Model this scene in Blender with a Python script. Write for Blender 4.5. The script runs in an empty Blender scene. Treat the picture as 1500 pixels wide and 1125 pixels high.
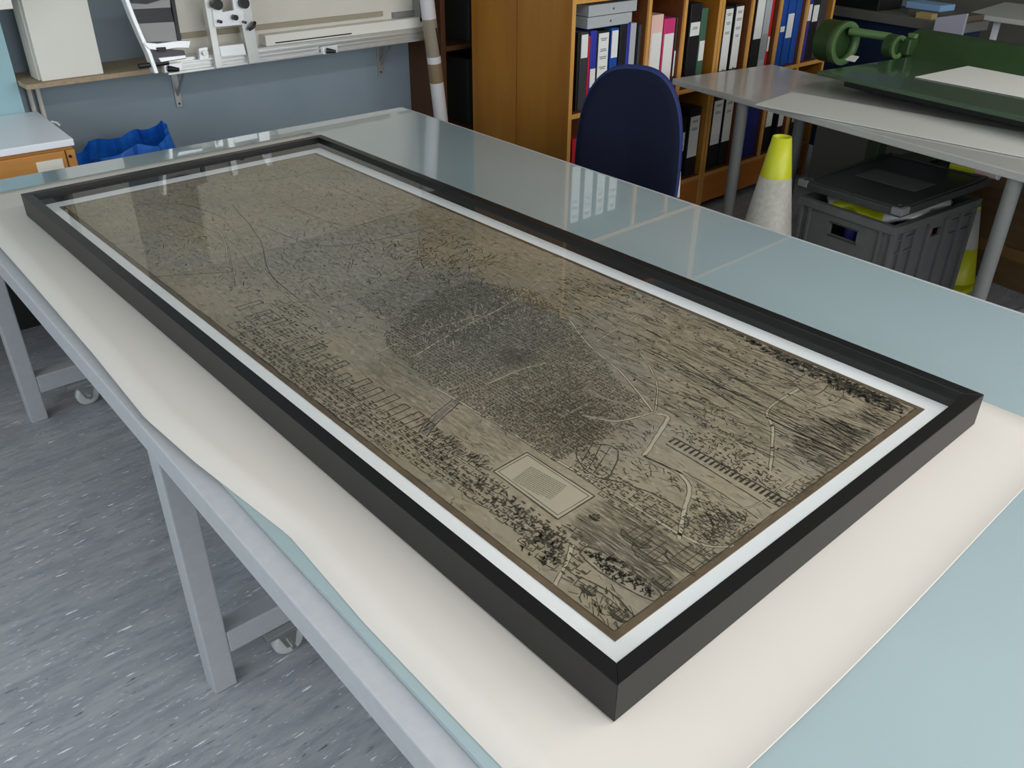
import bpy, bmesh, math, random
from mathutils import Vector, Matrix
random.seed(7)
S = bpy.context.scene
COL = S.collection
# ------------------------------------------------------------------ camera calibration (1500x1125)
F = 1266.03
RM = Matrix(((0.7469046934147814, -0.33803104628731295, 0.5725979311007643),
             (-0.6648888937090525, -0.38938327408088264, 0.6374193477518584),
             (0.007492528099617979, -0.8568055074589311, -0.5155852833535104)))
CAM = Vector((-0.48961662914727444, -0.3766303203924509, 1.5802064007457295))
def ray(px, py): return RM @ Vector((px-750.0, py-562.5, F))
def at(px, py, axis, val):
    r = ray(px, py); return CAM + r*((val-CAM[axis])/r[axis])
def aX(px, py, v): return at(px, py, 0, v)
def aY(px, py, v): return at(px, py, 1, v)
def aZ(px, py, v): return at(px, py, 2, v)

# ------------------------------------------------------------------ materials
def srgb(c):
    return tuple(((v/255)/12.92 if v/255 <= .04045 else ((v/255+.055)/1.055)**2.4) for v in c)
MATS = {}
def mat(name, rgb, rough=.5, metal=0., coat=0., noise=None, spec=.5, bump=0., nscale=20., emis=None, trans=0., ior=1.45, stretch=None, coat_rough=.03):
    if name in MATS: return MATS[name]
    m = bpy.data.materials.new(name); m.use_nodes = True
    nt = m.node_tree; b = nt.nodes['Principled BSDF']
    c = srgb(rgb)+(1,)
    b.inputs['Base Color'].default_value = c
    b.inputs['Roughness'].default_value = rough
    b.inputs['Metallic'].default_value = metal
    b.inputs['IOR'].default_value = ior
    b.inputs['Specular IOR Level'].default_value = spec
    b.inputs['Coat Weight'].default_value = coat
    b.inputs['Coat Roughness'].default_value = coat_rough
    b.inputs['Transmission Weight'].default_value = trans
    if noise or bump:
        tc = nt.nodes.new('ShaderNodeTexCoord'); mp = nt.nodes.new('ShaderNodeMapping')
        nt.links.new(tc.outputs['Object'], mp.inputs['Vector'])
        if stretch: mp.inputs['Scale'].default_value = stretch
        n = nt.nodes.new('ShaderNodeTexNoise'); n.inputs['Scale'].default_value = nscale
        n.inputs['Detail'].default_value = 5
        nt.links.new(mp.outputs['Vector'], n.inputs['Vector'])
        if noise:
            mx = nt.nodes.new('ShaderNodeMix'); mx.data_type = 'RGBA'
            rp = nt.nodes.new('ShaderNodeMapRange'); rp.inputs[1].default_value = .3; rp.inputs[2].default_value = .7
            nt.links.new(n.outputs['Fac'], rp.inputs[0]); nt.links.new(rp.outputs[0], mx.inputs[0])
            mx.inputs[6].default_value = c; mx.inputs[7].default_value = srgb(noise)+(1,)
            nt.links.new(mx.outputs[2], b.inputs['Base Color'])
        if bump:
            bp = nt.nodes.new('ShaderNodeBump'); bp.inputs['Strength'].default_value = bump; bp.inputs['Distance'].default_value = .002
            nt.links.new(n.outputs['Fac'], bp.inputs['Height']); nt.links.new(bp.outputs[0], b.inputs['Normal'])
    if emis:
        b.inputs['Emission Color'].default_value = srgb(rgb)+(1,); b.inputs['Emission Strength'].default_value = emis
    MATS[name] = m; return m

# ------------------------------------------------------------------ mesh builder
class MB:
    def __init__(s, M=None): s.v = []; s.f = []; s.m = []; s.M = M or Matrix.Identity(4); s.sm = []
    def add(s, vs, fs, mi=0, sm=False, M=None):
        o = len(s.v); T = s.M @ M if M else s.M
        s.v += [tuple(T @ Vector(v)) for v in vs]
        for f in fs: s.f.append([i+o for i in f]); s.m.append(mi); s.sm.append(sm)
        return s
    def box(s, x0, x1, y0, y1, z0, z1, mi=0, M=None):
        return s.add([(x0,y0,z0),(x1,y0,z0),(x1,y1,z0),(x0,y1,z0),(x0,y0,z1),(x1,y0,z1),(x1,y1,z1),(x0,y1,z1)],
                     [(0,3,2,1),(4,5,6,7),(0,1,5,4),(1,2,6,5),(2,3,7,6),(3,0,4,7)], mi, False, M)
    def prism(s, pts, ext, mi=0):           # pts: list of 3D points (planar), ext: Vector
        n = len(pts); e = Vector(ext)
        vs = [tuple(Vector(p)) for p in pts]+[tuple(Vector(p)+e) for p in pts]
        fs = [tuple(range(n)), tuple(range(2*n-1, n-1, -1))]+[(i, i+n, (i+1) % n+n, (i+1) % n) for i in range(n)]
        return s.add(vs, fs, mi)
    def cone(s, p0, p1, r0, r1, n=24, mi=0, caps=True, sm=True):
        p0 = Vector(p0); p1 = Vector(p1); d = (p1-p0).normalized()
        a = d.orthogonal().normalized(); b = d.cross(a)
        vs = []
        for p, r in ((p0, r0), (p1, r1)):
            for i in range(n):
                t = 2*math.pi*i/n; vs.append(tuple(p+a*(r*math.cos(t))+b*(r*math.sin(t))))
        s.add(vs, [(i, (i+1) % n, (i+1) % n+n, i+n) for i in range(n)], mi, sm)
        if caps:
            s.add(vs[:n], [tuple(range(n-1, -1, -1))], mi); s.add(vs[n:], [tuple(range(n))], mi)
        return s
    def cyl(s, p0, p1, r, n=24, mi=0): return s.cone(p0, p1, r, r, n, mi)
    def tube(s, path, r, n=10, mi=0):
        path = [Vector(p) for p in path]; vs = []; ref = None
        for k, p in enumerate(path):
            d = (path[min(k+1, len(path)-1)]-path[max(k-1, 0)]).normalized()
            a = (ref - d*ref.dot(d)).normalized() if ref else d.orthogonal().normalized()
            ref = a; b = d.cross(a)
            for i in range(n):
                t = 2*math.pi*i/n; vs.append(tuple(p+a*(r*math.cos(t))+b*(r*math.sin(t))))
        fs = []
        for k in range(len(path)-1):
            for i in range(n): fs.append((k*n+i, k*n+(i+1) % n, (k+1)*n+(i+1) % n, (k+1)*n+i))
        s.add(vs, fs, mi, True)
        s.add(vs[:n], [tuple(range(n-1, -1, -1))], mi); s.add(vs[-n:], [tuple(range(n))], mi)
        return s
    def lathe(s, c, prof, n=32, mi=0, axis='z'):
        vs = []
        for r, h in prof:
            for i in range(n):
                t = 2*math.pi*i/n; a, b = r*math.cos(t), r*math.sin(t)
                if axis == 'z': p = (c[0]+a, c[1]+b, c[2]+h)
                elif axis == 'y': p = (c[0]+a, c[1]+h, c[2]+b)
                else: p = (c[0]+h, c[1]+a, c[2]+b)
                vs.append(p)
        fs = []
        for k in range(len(prof)-1):
            for i in range(n): fs.append((k*n+i, k*n+(i+1) % n, (k+1)*n+(i+1) % n, (k+1)*n+i))
        return s.add(vs, fs, mi, True)
    def build(s, name, mats, parent=None, bevel=0., seg=2, recalc=True):
        if not isinstance(mats, (list, tuple)): mats = [mats]
        xs = [v[0] for v in s.v]; ys = [v[1] for v in s.v]; zs = [v[2] for v in s.v]
        c = Vector(((min(xs)+max(xs))/2, (min(ys)+max(ys))/2, min(zs)))
        me = bpy.data.meshes.new(name)
        me.from_pydata([tuple(Vector(v)-c) for v in s.v], [], s.f)
        for m in mats: me.materials.append(m)
        me.polygons.foreach_set('material_index', s.m)
        me.polygons.foreach_set('use_smooth', s.sm)
        if recalc:
            bm = bmesh.new(); bm.from_mesh(me)
            bmesh.ops.recalc_face_normals(bm, faces=bm.faces); bm.to_mesh(me); bm.free()
        me.update()
        o = bpy.data.objects.new(name, me); COL.objects.link(o)
        if parent is not None:
            o.parent = parent
            w = Vector((0,0,0)); p = parent
            while p is not None: w += Vector(p.location); p = p.parent
            o.location = c-w
        else: o.location = c
        if bevel:
            b = o.modifiers.new('bevel', 'BEVEL'); b.width = bevel; b.segments = seg; b.limit_method = 'ANGLE'; b.angle_limit = math.radians(40)
            b.harden_normals = False
        return o
def tag(o, label, cat, group=None):
    o['label'] = label; o['category'] = cat
    if group: o['group'] = group
    return o
def thing(name, loc, label, cat, group=None):
    o = bpy.data.objects.new(name, None); COL.objects.link(o); o.location = loc; o.empty_display_size = .05
    return tag(o, label, cat, group)
def struct(o): o['kind'] = 'structure'; return o
def RZ(x, y, deg, z=0): return Matrix.Translation((x, y, z)) @ Matrix.Rotation(math.radians(deg), 4, 'Z')

# =================================================================== SETTING
def floor_mat():
    m = bpy.data.materials.new('vinyl_floor'); m.use_nodes = True; nt = m.node_tree; N = nt.nodes; L = nt.links
    b = N['Principled BSDF']; b.inputs['Roughness'].default_value = .42; b.inputs['Specular IOR Level'].default_value = .4
    tc = N.new('ShaderNodeTexCoord')
    def streak(sx, sy, rot, lo, hi, sc, seed):
        mp = N.new('ShaderNodeMapping'); L.new(tc.outputs['Object'], mp.inputs['Vector'])
        mp.inputs['Rotation'].default_value = (0, 0, math.radians(rot)); mp.inputs['Scale'].default_value = (sx, sy, 1); mp.inputs['Location'].default_value = (seed, seed*2, seed)
        n = N.new('ShaderNodeTexNoise'); n.inputs['Scale'].default_value = sc; n.inputs['Detail'].default_value = 3; n.inputs['Roughness'].default_value = .6
        L.new(mp.outputs['Vector'], n.inputs['Vector'])
        r = N.new('ShaderNodeMapRange'); r.inputs[1].default_value = lo; r.inputs[2].default_value = hi; L.new(n.outputs['Fac'], r.inputs[0])
        return r.outputs[0]
    def mix(a, col, fac):
        x = N.new('ShaderNodeMix'); x.data_type = 'RGBA'; L.new(fac, x.inputs[0])
        if isinstance(a, tuple): x.inputs[6].default_value = a
        else: L.new(a, x.inputs[6])
        x.inputs[7].default_value = srgb(col)+(1,); return x.outputs[2]
    c = mix(srgb((150, 153, 159))+(1,), (172, 174, 178), streak(.6, 2.5, 6, .35, .65, 9, 1.3))
    c = mix(c, (140, 144, 152), streak(1, 5, 10, .5, .72, 14, 4.1))
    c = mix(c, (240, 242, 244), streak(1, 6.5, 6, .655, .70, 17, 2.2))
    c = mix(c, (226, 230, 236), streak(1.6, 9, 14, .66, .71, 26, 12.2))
    c = mix(c, (98, 102, 112), streak(1, 7, 8, .665, .72, 18, 7.7))
    L.new(c, b.inputs['Base Color'])
    return m
struct(MB().box(-3, 7.6, -3.2, 3.5, -.1, 0).build('floor', floor_mat()))
m_wall = mat('blue_wall_paint', (137, 151, 161), .6, noise=(131, 146, 157), nscale=4, bump=.15)
m_wall2 = mat('pale_wall_paint', (186, 194, 190), .65, noise=(178, 187, 184), nscale=3)
m_ceil = mat('ceiling_paint', (228, 227, 220), .8, noise=(208, 207, 200), nscale=5)
struct(MB().box(-3, 7.6, 3.3, 3.5, 0, 2.9).build('wall_back', m_wall))
struct(MB().box(7.5, 7.6, -3.2, 3.3, 0, 2.9).build('wall_right', mat('dim_wall_paint', (120, 118, 108), .7, noise=(108, 106, 98), nscale=3)))
struct(MB().box(-3, 7.6, -3.2, 3.5, 2.9, 3.0).build('ceiling', m_ceil))
# left wall with window opening, front wall (behind the camera) with window opening
w = MB(); w.box(-2.6, -2.5, -3.2, 3.3, 0, .9).box(-2.6, -2.5, -3.2, 3.3, 2.5, 2.9).box(-2.6, -2.5, 2.7, 3.3, .9, 2.5).box(-2.6, -2.5, -3.2, -1.6, .9, 2.5)
struct(w.build('wall_left', m_wall2))
w = MB(); w.box(-2.5, 7.5, -3.1, -3.0, 0, .95).box(-2.5, 7.5, -3.1, -3.0, 2.75, 2.9).box(4.2, 7.5, -3.1, -3.0, .95, 2.75).box(-2.5, -1.2, -3.1, -3.0, .95, 2.75)
struct(w.build('wall_front', m_wall2))
m_wf = mat('window_frame_white', (225, 226, 224), .4)
def window(name, axis, c, a0, a1, z0, z1, n):
    w = MB()
    def bar(p0, p1, q0, q1):
        if axis == 0: w.box(c-.03, c+.03, p0, p1, q0, q1)
        else: w.box(p0, p1, c-.03, c+.03, q0, q1)
    bar(a0, a1, z0, z0+.06); bar(a0, a1, z1-.06, z1)
    for i in range(n+1):
        t = a0+(a1-a0)*i/n; bar(t-.03, t+.03, z0, z1)
    return struct(w.build(name, m_wf))
window('window_1', 0, -2.55, -1.6, 2.7, .9, 2.5, 4)
window('window_2', 1, -3.05, -1.2, 4.2, .95, 2.75, 5)

struct(MB().box(-2.5, 2.1, 3.28, 3.2999, 0, .34).build('shade_strip_back', mat('shade_strip_dark', (38, 40, 38), .5)))  # dark strip put in for the shade under the plan chest
struct(MB().box(-.6, .315, 3.14, 3.1595, 0, .34).build('shade_strip_pier', mat('shade_strip_dark', (38, 40, 38), .5)))  # dark strip in front of the pier, standing in for low shade
# boxed-in pier at the left end of the back wall
struct(MB().box(-.6, .315, 3.16, 3.279, 0, 2.9).build('trim_1', mat('pale_teal_paint', (150, 184, 192), .6, noise=(144, 178, 186), nscale=4)))

# =================================================================== WORKTABLE
ROT = -1.2
TM = RZ(-.137, .06, ROT)
m_gpaint = mat('grey_painted_steel', (176, 178, 182), .45, noise=(170, 172, 177), nscale=60, bump=.05)
m_castor = mat('castor_nylon', (196, 200, 200), .4)
m_zinc = mat('zinc_plate', (190, 190, 188), .28, metal=1)
tabletop_z = .788
wt = thing('worktable', (TM @ Vector((.75, 1, 0))).to_tuple()[:2]+(0,), 'large steel-framed worktable with pale blue-green glass top under the framed map', 'table')
m_glass = mat('pale_green_glass_sheet', (154, 172, 176), .16, coat=1., spec=.5, noise=(150, 168, 173), nscale=2, coat_rough=.012)
MB(TM).box(0, 1.51, -.75, 2.37, .779, tabletop_z).build('glass_top', m_glass, wt, bevel=.0004)
m_glass.node_tree.nodes['Principled BSDF'].inputs['Coat IOR'].default_value = 1.65
fr = MB(TM)
fr.box(-.034, .03, -.784, 2.404, .728, .778)
fr.box(1.48, 1.544, -.784, 2.404, .728, .778)
for y in (-.784, .93, 2.34): fr.box(.03, 1.48, y, y+.064, .730, .7775)
fr.build('frame_rail', m_gpaint, wt, bevel=.003)
for yy in (-.77, .949, 2.355):
    for xx in (.0, 1.46):
        MB(TM).box(xx, xx+.052, yy, yy+.052, 0, .7285).build('leg', m_gpaint, wt, bevel=.004)
    MB(TM).box(.052, 1.46, yy, yy+.052, .098, .158).build('crossbar', m_gpaint, wt, bevel=.003)
    for xx in (.182, 1.33):
        c = MB(TM)
        c.box(xx-.055, xx+.055, yy-.02, yy+.06, .086, .098)
        c.box(xx-.045, xx+.045, yy-.012, yy+.05, .080, .086)
        for s_ in (-.016, .016):
            c.prism([(xx-.026, yy+.01+s_, .08), (xx+.026, yy+.01+s_, .08), (xx+.014, yy+.01+s_, .028), (xx-.006, yy+.01+s_, .028)], (0, .003, 0))
        c.prism([(xx-.02, yy-.01, .078), (xx+.085, yy-.01, .058), (xx+.085, yy-.01, .062), (xx-.02, yy-.01, .083)], (0, .045, 0))
        co = c.build('castor', m_zinc, wt, bevel=.001)
        wh = MB(TM); wh.lathe((xx+.004, yy+.013, .0375), [(.0, -.013), (.012, -.013), (.026, -.012), (.034, -.012), (.0372, -.007), (.0372, .007), (.034, .012), (.026, .012), (.0, .013)], 32, 0, 'y')
        w2 = wh.build('wheel', m_castor, co)
        MB(TM).cyl((xx+.004, yy-.022, .0375), (xx+.004, yy+.045, .0375), .006, 10).build('axle', m_zinc, co)

# long sheet of cream paper laid on the glass
m_paper = mat('cream_paper', (208, 201, 194), .7, noise=(204, 198, 190), nscale=3)
ps = MB()
def paper_z(t, s): # s distance to the near end
    return tabletop_z+.0015+.006*math.exp(-s/.02)
left = [(-.125, -.16), (-.124, .1), (-.121, .3), (-.110, .5), (-.134, .75), (-.143, .92), (-.130, 1.2), (-.118, 1.6), (-.111, 1.88), (-.100, 2.1), (-.094, 2.30)]
right_ = [(.966, .0), (.966, .2), (.963, .4), (.96, .7), (.962, 1.0), (.965, 1.4), (.968, 1.7), (.972, 2.0), (.975, 2.3)]
def lin(tab, y):
    for (xa, ya), (xb, yb) in zip(tab, tab[1:]):
        if y <= yb: return xa+(xb-xa)*(y-ya)/(yb-ya)
    return tab[-1][0]
NY, NX = 120, 24
vs = []; y1 = 2.302
ynear = lambda u: -.122-.010*u-.006*math.sin(u*5)
for j in range(NY+1):
    for i in range(NX+1):
        u = i/NX
        y0 = ynear(u); y = y0+(y1-y0)*((j/NY)**1.6)
        xl = lin(left, y); xr = lin(right_, max(y, .0))
        x = xl+(xr-xl)*u
        z = paper_z(0, (y-y0))
        vs.append((x, y, z))
fs = [(j*(NX+1)+i, j*(NX+1)+i+1, (j+1)*(NX+1)+i+1, (j+1)*(NX+1)+i) for j in range(NY) for i in range(NX)]
ps.add(vs, fs, 0, True)
o = ps.build('paper_sheet', m_paper)
sd = o.modifiers.new('thick', 'SOLIDIFY'); sd.thickness = .0008; sd.offset = 1
tag(o, 'long sheet of cream paper on the glass top beneath the black frame', 'paper')

# =================================================================== FRAMED MAP
FZ = .85
pf = thing('framed_map', (.438, 1.025, tabletop_z+.002), 'large black-framed antique city map lying flat on cream paper on the worktable', 'picture frame')
m_black = mat('black_stained_wood', (15, 15, 14), .36, noise=(12, 12, 11), nscale=6, stretch=(60, 3, 60), bump=.05, spec=.45)
W_, L_ = .877, 2.05
b0 = tabletop_z+.0045
fm = MB()
def ring(mb, o0, i0, z0, z1, mi=0):
    ax0, ax1, ay0, ay1 = o0; bx0, bx1, by0, by1 = i0
    mb.prism([(ax0, ay0, z0), (ax1, ay0, z0), (bx1, by0, z0), (bx0, by0, z0)], (0, 0, z1-z0), mi)
    mb.prism([(ax1, ay0, z0), (ax1, ay1, z0), (bx1, by1, z0), (bx1, by0, z0)], (0, 0, z1-z0), mi)
    mb.prism([(ax1, ay1, z0), (ax0, ay1, z0), (bx0, by1, z0), (bx1, by1, z0)], (0, 0, z1-z0), mi)
    mb.prism([(ax0, ay1, z0), (ax0, ay0, z0), (bx0, by0, z0), (bx0, by1, z0)], (0, 0, z1-z0), mi)
ring(fm, (0, W_, 0, L_), (.022, W_-.022, .022, L_-.022), b0, FZ)
fm.build('moulding', m_black, pf, bevel=.0009, seg=2)
MATZ = FZ-.033
MB().box(.0222, W_-.0222, .0222, L_-.0222, b0+.004, MATZ).build('mount_board', mat('white_mount_board', (240, 241, 244), .8, noise=(238, 239, 242), nscale=30), pf)
# glazing
gm = bpy.data.materials.new('clear_glazing'); gm.use_nodes = True
nt = gm.node_tree; nt.nodes.clear()
out = nt.nodes.new('ShaderNodeOutputMaterial'); mx = nt.nodes.new('ShaderNodeMixShader')
tr = nt.nodes.new('ShaderNodeBsdfTransparent'); gl = nt.nodes.new('ShaderNodeBsdfGlossy'); fn = nt.nodes.new('ShaderNodeFresnel')
tr.inputs['Color'].default_value = (.985, .99, .985, 1); gl.inputs['Roughness'].default_value = .02; fn.inputs['IOR'].default_value = 1.5
geo = nt.nodes.new('ShaderNodeNewGeometry'); sb = nt.nodes.new('ShaderNodeMath'); sb.operation = 'SUBTRACT'; sb.inputs[0].default_value = 1; ml = nt.nodes.new('ShaderNodeMath'); ml.operation = 'MULTIPLY'
nt.links.new(geo.outputs['Backfacing'], sb.inputs[1]); nt.links.new(sb.outputs[0], ml.inputs[0]); nt.links.new(fn.outputs[0], ml.inputs[1]); nt.links.new(ml.outputs[0], mx.inputs[0]); nt.links.new(tr.outputs[0], mx.inputs[1]); nt.links.new(gl.outputs[0], mx.inputs[2]); nt.links.new(mx.outputs[0], out.inputs[0])
MB().box(.0222, W_-.0222, .0222, L_-.0222, FZ-.012, FZ-.0095).build('glazing', gm, pf)

# ---- the map itself
MX0, MX1, MY0, MY1 = .066, .815, .061, 1.984
MZ = MATZ+.0012
def map_mat():
    m = bpy.data.materials.new('aged_map_paper'); m.use_nodes = True; nt = m.node_tree; N = nt.nodes; L = nt.links
    b = N['Principled BSDF']; b.inputs['Roughness'].default_value = .8; b.inputs['Specular IOR Level'].default_value = .2
    tc = N.new('ShaderNodeTexCoord')
    def noise(sc, lo, hi, off, det=6, st=(1, 1, 1)):
        mp = N.new('ShaderNodeMapping'); mp.inputs['Location'].default_value = (off, off, 0); mp.inputs['Scale'].default_value = st
        L.new(tc.outputs['Object'], mp.inputs['Vector'])
        n = N.new('ShaderNodeTexNoise'); n.inputs['Scale'].default_value = sc; n.inputs['Detail'].default_value = det
        L.new(mp.outputs[0], n.inputs['Vector'])
        r = N.new('ShaderNodeMapRange'); r.inputs[1].default_value = lo; r.inputs[2].default_value = hi; L.new(n.outputs['Fac'], r.inputs[0]); return r.outputs[0]
    def mix(a, col, fac, k=1.):
        x = N.new('ShaderNodeMix'); x.data_type = 'RGBA'
        if k != 1.:
            q = N.new('ShaderNodeMath'); q.operation = 'MULTIPLY'; L.new(fac, q.inputs[0]); q.inputs[1].default_value = k; fac = q.outputs[0]
        L.new(fac, x.inputs[0])
        if isinstance(a, tuple): x.inputs[6].default_value = a
        else: L.new(a, x.inputs[6])
        x.inputs[7].default_value = srgb(col)+(1,); return x.outputs[2]
    def blob(cx, cy, rx, ry):   # old discoloured patch, map-space centre
        mp = N.new('ShaderNodeMapping'); mp.vector_type = 'POINT'
        mp.inputs['Scale'].default_value = (1/rx, 1/ry, 1)
        ox, oy = (MX0+MX1)/2, (MY0+MY1)/2
        mp.inputs['Location'].default_value = (-(cx-ox)/rx, -(cy-oy)/ry, 0)
        L.new(tc.outputs['Object'], mp.inputs['Vector'])
        ln = N.new('ShaderNodeVectorMath'); ln.operation = 'LENGTH'
        sp = N.new('ShaderNodeVectorMath'); sp.operation = 'MULTIPLY'; sp.inputs[1].default_value = (1, 1, 0)
        L.new(mp.outputs[0], sp.inputs[0]); L.new(sp.outputs[0], ln.inputs[0])
        r = N.new('ShaderNodeMapRange'); r.interpolation_type = 'SMOOTHSTEP'
        r.inputs[1].default_value = 1.; r.inputs[2].default_value = .15; L.new(ln.outputs['Value'], r.inputs[0]); return r.outputs[0]
    c = mix(srgb((154, 141, 121))+(1,), (138, 127, 105), noise(5, .35, .65, 3.3))
    c = mix(c, (140, 134, 124), noise(7, .5, .75, 9.1))
    c = mix(c, (158, 142, 116), noise(4, .5, .75, 5.1), .6)
    for a in ((740, 500, .30, .33, (108, 106, 96), .75), (650, 440, .36, .36, (118, 117, 108), .6), (450, 380, .30, .42, (134, 133, 124), .45), (860, 590, .2, .24, (120, 112, 100), .5), (755, 522, .05, .06, (62, 62, 56), .6)):
        p = aZ(a[0], a[1], MZ); c = mix(c, a[4], blob(p.x, p.y, a[2], a[3]), a[5])
    c = mix(c, (92, 88, 74), noise(60, .58, .75, 1.1, 4), .35)
    c = mix(c, (84, 80, 66), noise(130, .50, .66, 2.1, 3, (1, .28, 1)), .28)
    c = mix(c, (190, 180, 156), noise(90, .56, .70, 6.1, 3, (1, .5, 1)), .25)
    L.new(c, b.inputs['Base Color'])
    return m
m_ink = mat('map_ink', (76, 69, 57), .9, spec=.1)
m_ink2 = mat('map_ink_faded', (112, 104, 88), .9, spec=.1)
m_road = mat('map_road_pale', (166, 157, 137), .9, spec=.1)
m_edge = mat('map_brown_margin', (112, 94, 74), .9, noise=(92, 78, 62), nscale=20, spec=.1)
m_mauve = mat('map_mauve_wash', (120, 113, 106), .9, spec=.1)
mp_ = MB(); mp_.box(MX0, MX1, MY0, MY1, MATZ, MZ, 0)
ZI = MZ+.0003
def inside(x, y, e=.004): return MX0+e < x < MX1-e and MY0+e < y < MY1-e
V_, F_, I_ = [], [], []
def stroke(x0, y0, x1, y1, w, mi=1, dz=0., w1=None, clip=True):
    if clip and not (inside(x0, y0) and inside(x1, y1)): return
    dx, dy = x1-x0, y1-y0; l = math.hypot(dx, dy)
    if l < 1e-5: return
    nx, ny = -dy/l*w/2, dx/l*w/2; k = (w1/w if w1 is not None else 1)
    o = len(V_)
    V_.extend([(x0+nx, y0+ny, ZI+dz), (x0-nx, y0-ny, ZI+dz), (x1-nx*k, y1-ny*k, ZI+dz), (x1+nx*k, y1+ny*k, ZI+dz)])
    F_.append((o, o+1, o+2, o+3)); I_.append(mi)
def P(px, py): p = aZ(px, py, MZ); return (p.x, p.y)
def smooth(pts, n=6):
    out = []
    for i in range(len(pts)-1):
        p0 = pts[max(i-1, 0)]; p1 = pts[i]; p2 = pts[i+1]; p3 = pts[min(i+2, len(pts)-1)]
        for k in range(n):
            t = k/n; t2 = t*t; t3 = t2*t
            out.append(tuple(.5*((2*p1[a])+(-p0[a]+p2[a])*t+(2*p0[a]-5*p1[a]+4*p2[a]-p3[a])*t2+(-p0[a]+3*p1[a]-3*p2[a]+p3[a])*t3) for a in (0, 1)))
    out.append(pts[-1]); return out
def line(pix, w=.0016, mi=1, dz=0., off=0., wob=.0008, sm=True, rawxy=False):
    pts = pix if rawxy else [P(*q) for q in pix]
    if sm and len(pts) > 2: pts = smooth(pts)
    else:
        q = []
        for a, b in zip(pts, pts[1:]):
            n = max(1, int(math.hypot(b[0]-a[0], b[1]-a[1])/.03))
            q += [(a[0]+(b[0]-a[0])*k/n, a[1]+(b[1]-a[1])*k/n) for k in range(n)]
        pts = q+[pts[-1]]
    r = [(x+random.uniform(-wob, wob), y+random.uniform(-wob, wob)) for x, y in pts]
    for a, b in zip(r, r[1:]):
        dx, dy = b[0]-a[0], b[1]-a[1]; l = math.hypot(dx, dy) or 1
        ox, oy = -dy/l*off, dx/l*off
        stroke(a[0]+ox, a[1]+oy, b[0]+ox, b[1]+oy, w*random.uniform(.75, 1.25), mi, dz)
    return pts
ROADS = []
def road(pix, w=.007, edge=.0009, mi=1, fill=3):
    w *= .62
    pts = line(pix, w, fill, .00005, wob=0)
    line(pix, edge, mi, .0001, w/2); line(pix, edge, mi, .0001, -w/2)
    ROADS.append(([p for p in pts], w/2+.002))
def near_road(x, y):
    for pts, d in ROADS:
        for q in pts:
            if abs(q[0]-x) < .03 and abs(q[1]-y) < .03 and math.hypot(q[0]-x, q[1]-y) < d+.004: return True
    return False
def in_poly(x, y, poly):
    c = False; n = len(poly); j = n-1
    for i in range(n):
        xi, yi = poly[i]; xj, yj = poly[j]
        if (yi > y) != (yj > y) and x < (xj-xi)*(y-yi)/(yj-yi)+xi: c = not c
        j = i
    return c
def scatter(pix, n, fn, roads=True):
    n = int(n*.72)
    n = int(n*1.25); msp = getattr(fn, 'sp', .0); cells = {}
    poly = [P(*q) for q in pix]; xs = [p[0] for p in poly]; ys = [p[1] for p in poly]; k = 0; t = 0
    while k < n and t < n*8:
        t += 1; x = random.uniform(min(xs), max(xs)); y = random.uniform(min(ys), max(ys))
        if in_poly(x, y, poly) and inside(x, y, .012) and not (roads and near_road(x, y)):
            if msp:
                key = (int(x/msp), int(y/msp/1.5))
                if key in cells: continue
                cells[key] = 1; x = (key[0]+.5)*msp+random.uniform(-.18, .18)*msp; y = (key[1]+.5)*msp*1.5+random.uniform(-.25, .25)*msp
            fn(x, y); k += 1
def rot(x, y, a, cx, cy): c, s = math.cos(a), math.sin(a); return cx+x*c-y*s, cy+x*s+y*c
def house(sz=.006, mi=1, ang=0., jit=.3, lw=.0011):
    lw *= .75
    def f(x, y):
        s = sz*random.uniform(.7, 1.2); a = ang+random.uniform(-jit, jit)*.45
        pts = [(-s/2, -s*.8), (-s/2, s*.8), (s*.5, s*.8), (s*.5, -s*.8)]
        q = [rot(px, py, a, x, y) for px, py in pts]
        stroke(*q[0], *q[1], lw, mi, .0001); 
        if random.random() < .6: stroke(*q[1], *q[2], lw, mi, .0001)
        if random.random() < .5: stroke(*q[3], *q[0], lw, mi, .0001)
        if random.random() < .75:   # shaded gable
            g = rot(0, -s*.3, a, x, y); g2 = rot(0, s*.3, a, x, y); stroke(*g, *g2, s*.36, mi, .00012, s*.16)
    f.sp = sz*1.3
    return f
def dash(l=.012, w=.0011, ang=math.pi/2, jit=.15, mi=1):
    def f(x, y):
        a = ang+random.gauss(0, jit); h = l*random.uniform(.4, 1.2)/2
        stroke(x-math.cos(a)*h, y-math.sin(a)*h, x+math.cos(a)*h, y+math.sin(a)*h, w*random.uniform(.45, 1.05), mi, .0001)
    return f
def bush(sz=.004, mi=1):
    def f(x, y):
        for k in range(3):
            a = random.uniform(0, 3.14); h = sz*random.uniform(.3, .7); ox = random.uniform(-sz, sz)*.5; oy = random.uniform(-sz, sz)*.5
            stroke(x+ox-math.cos(a)*h, y+oy-math.sin(a)*h, x+ox+math.cos(a)*h, y+oy+math.sin(a)*h, sz*.35, mi, .00012)
    return f
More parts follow.
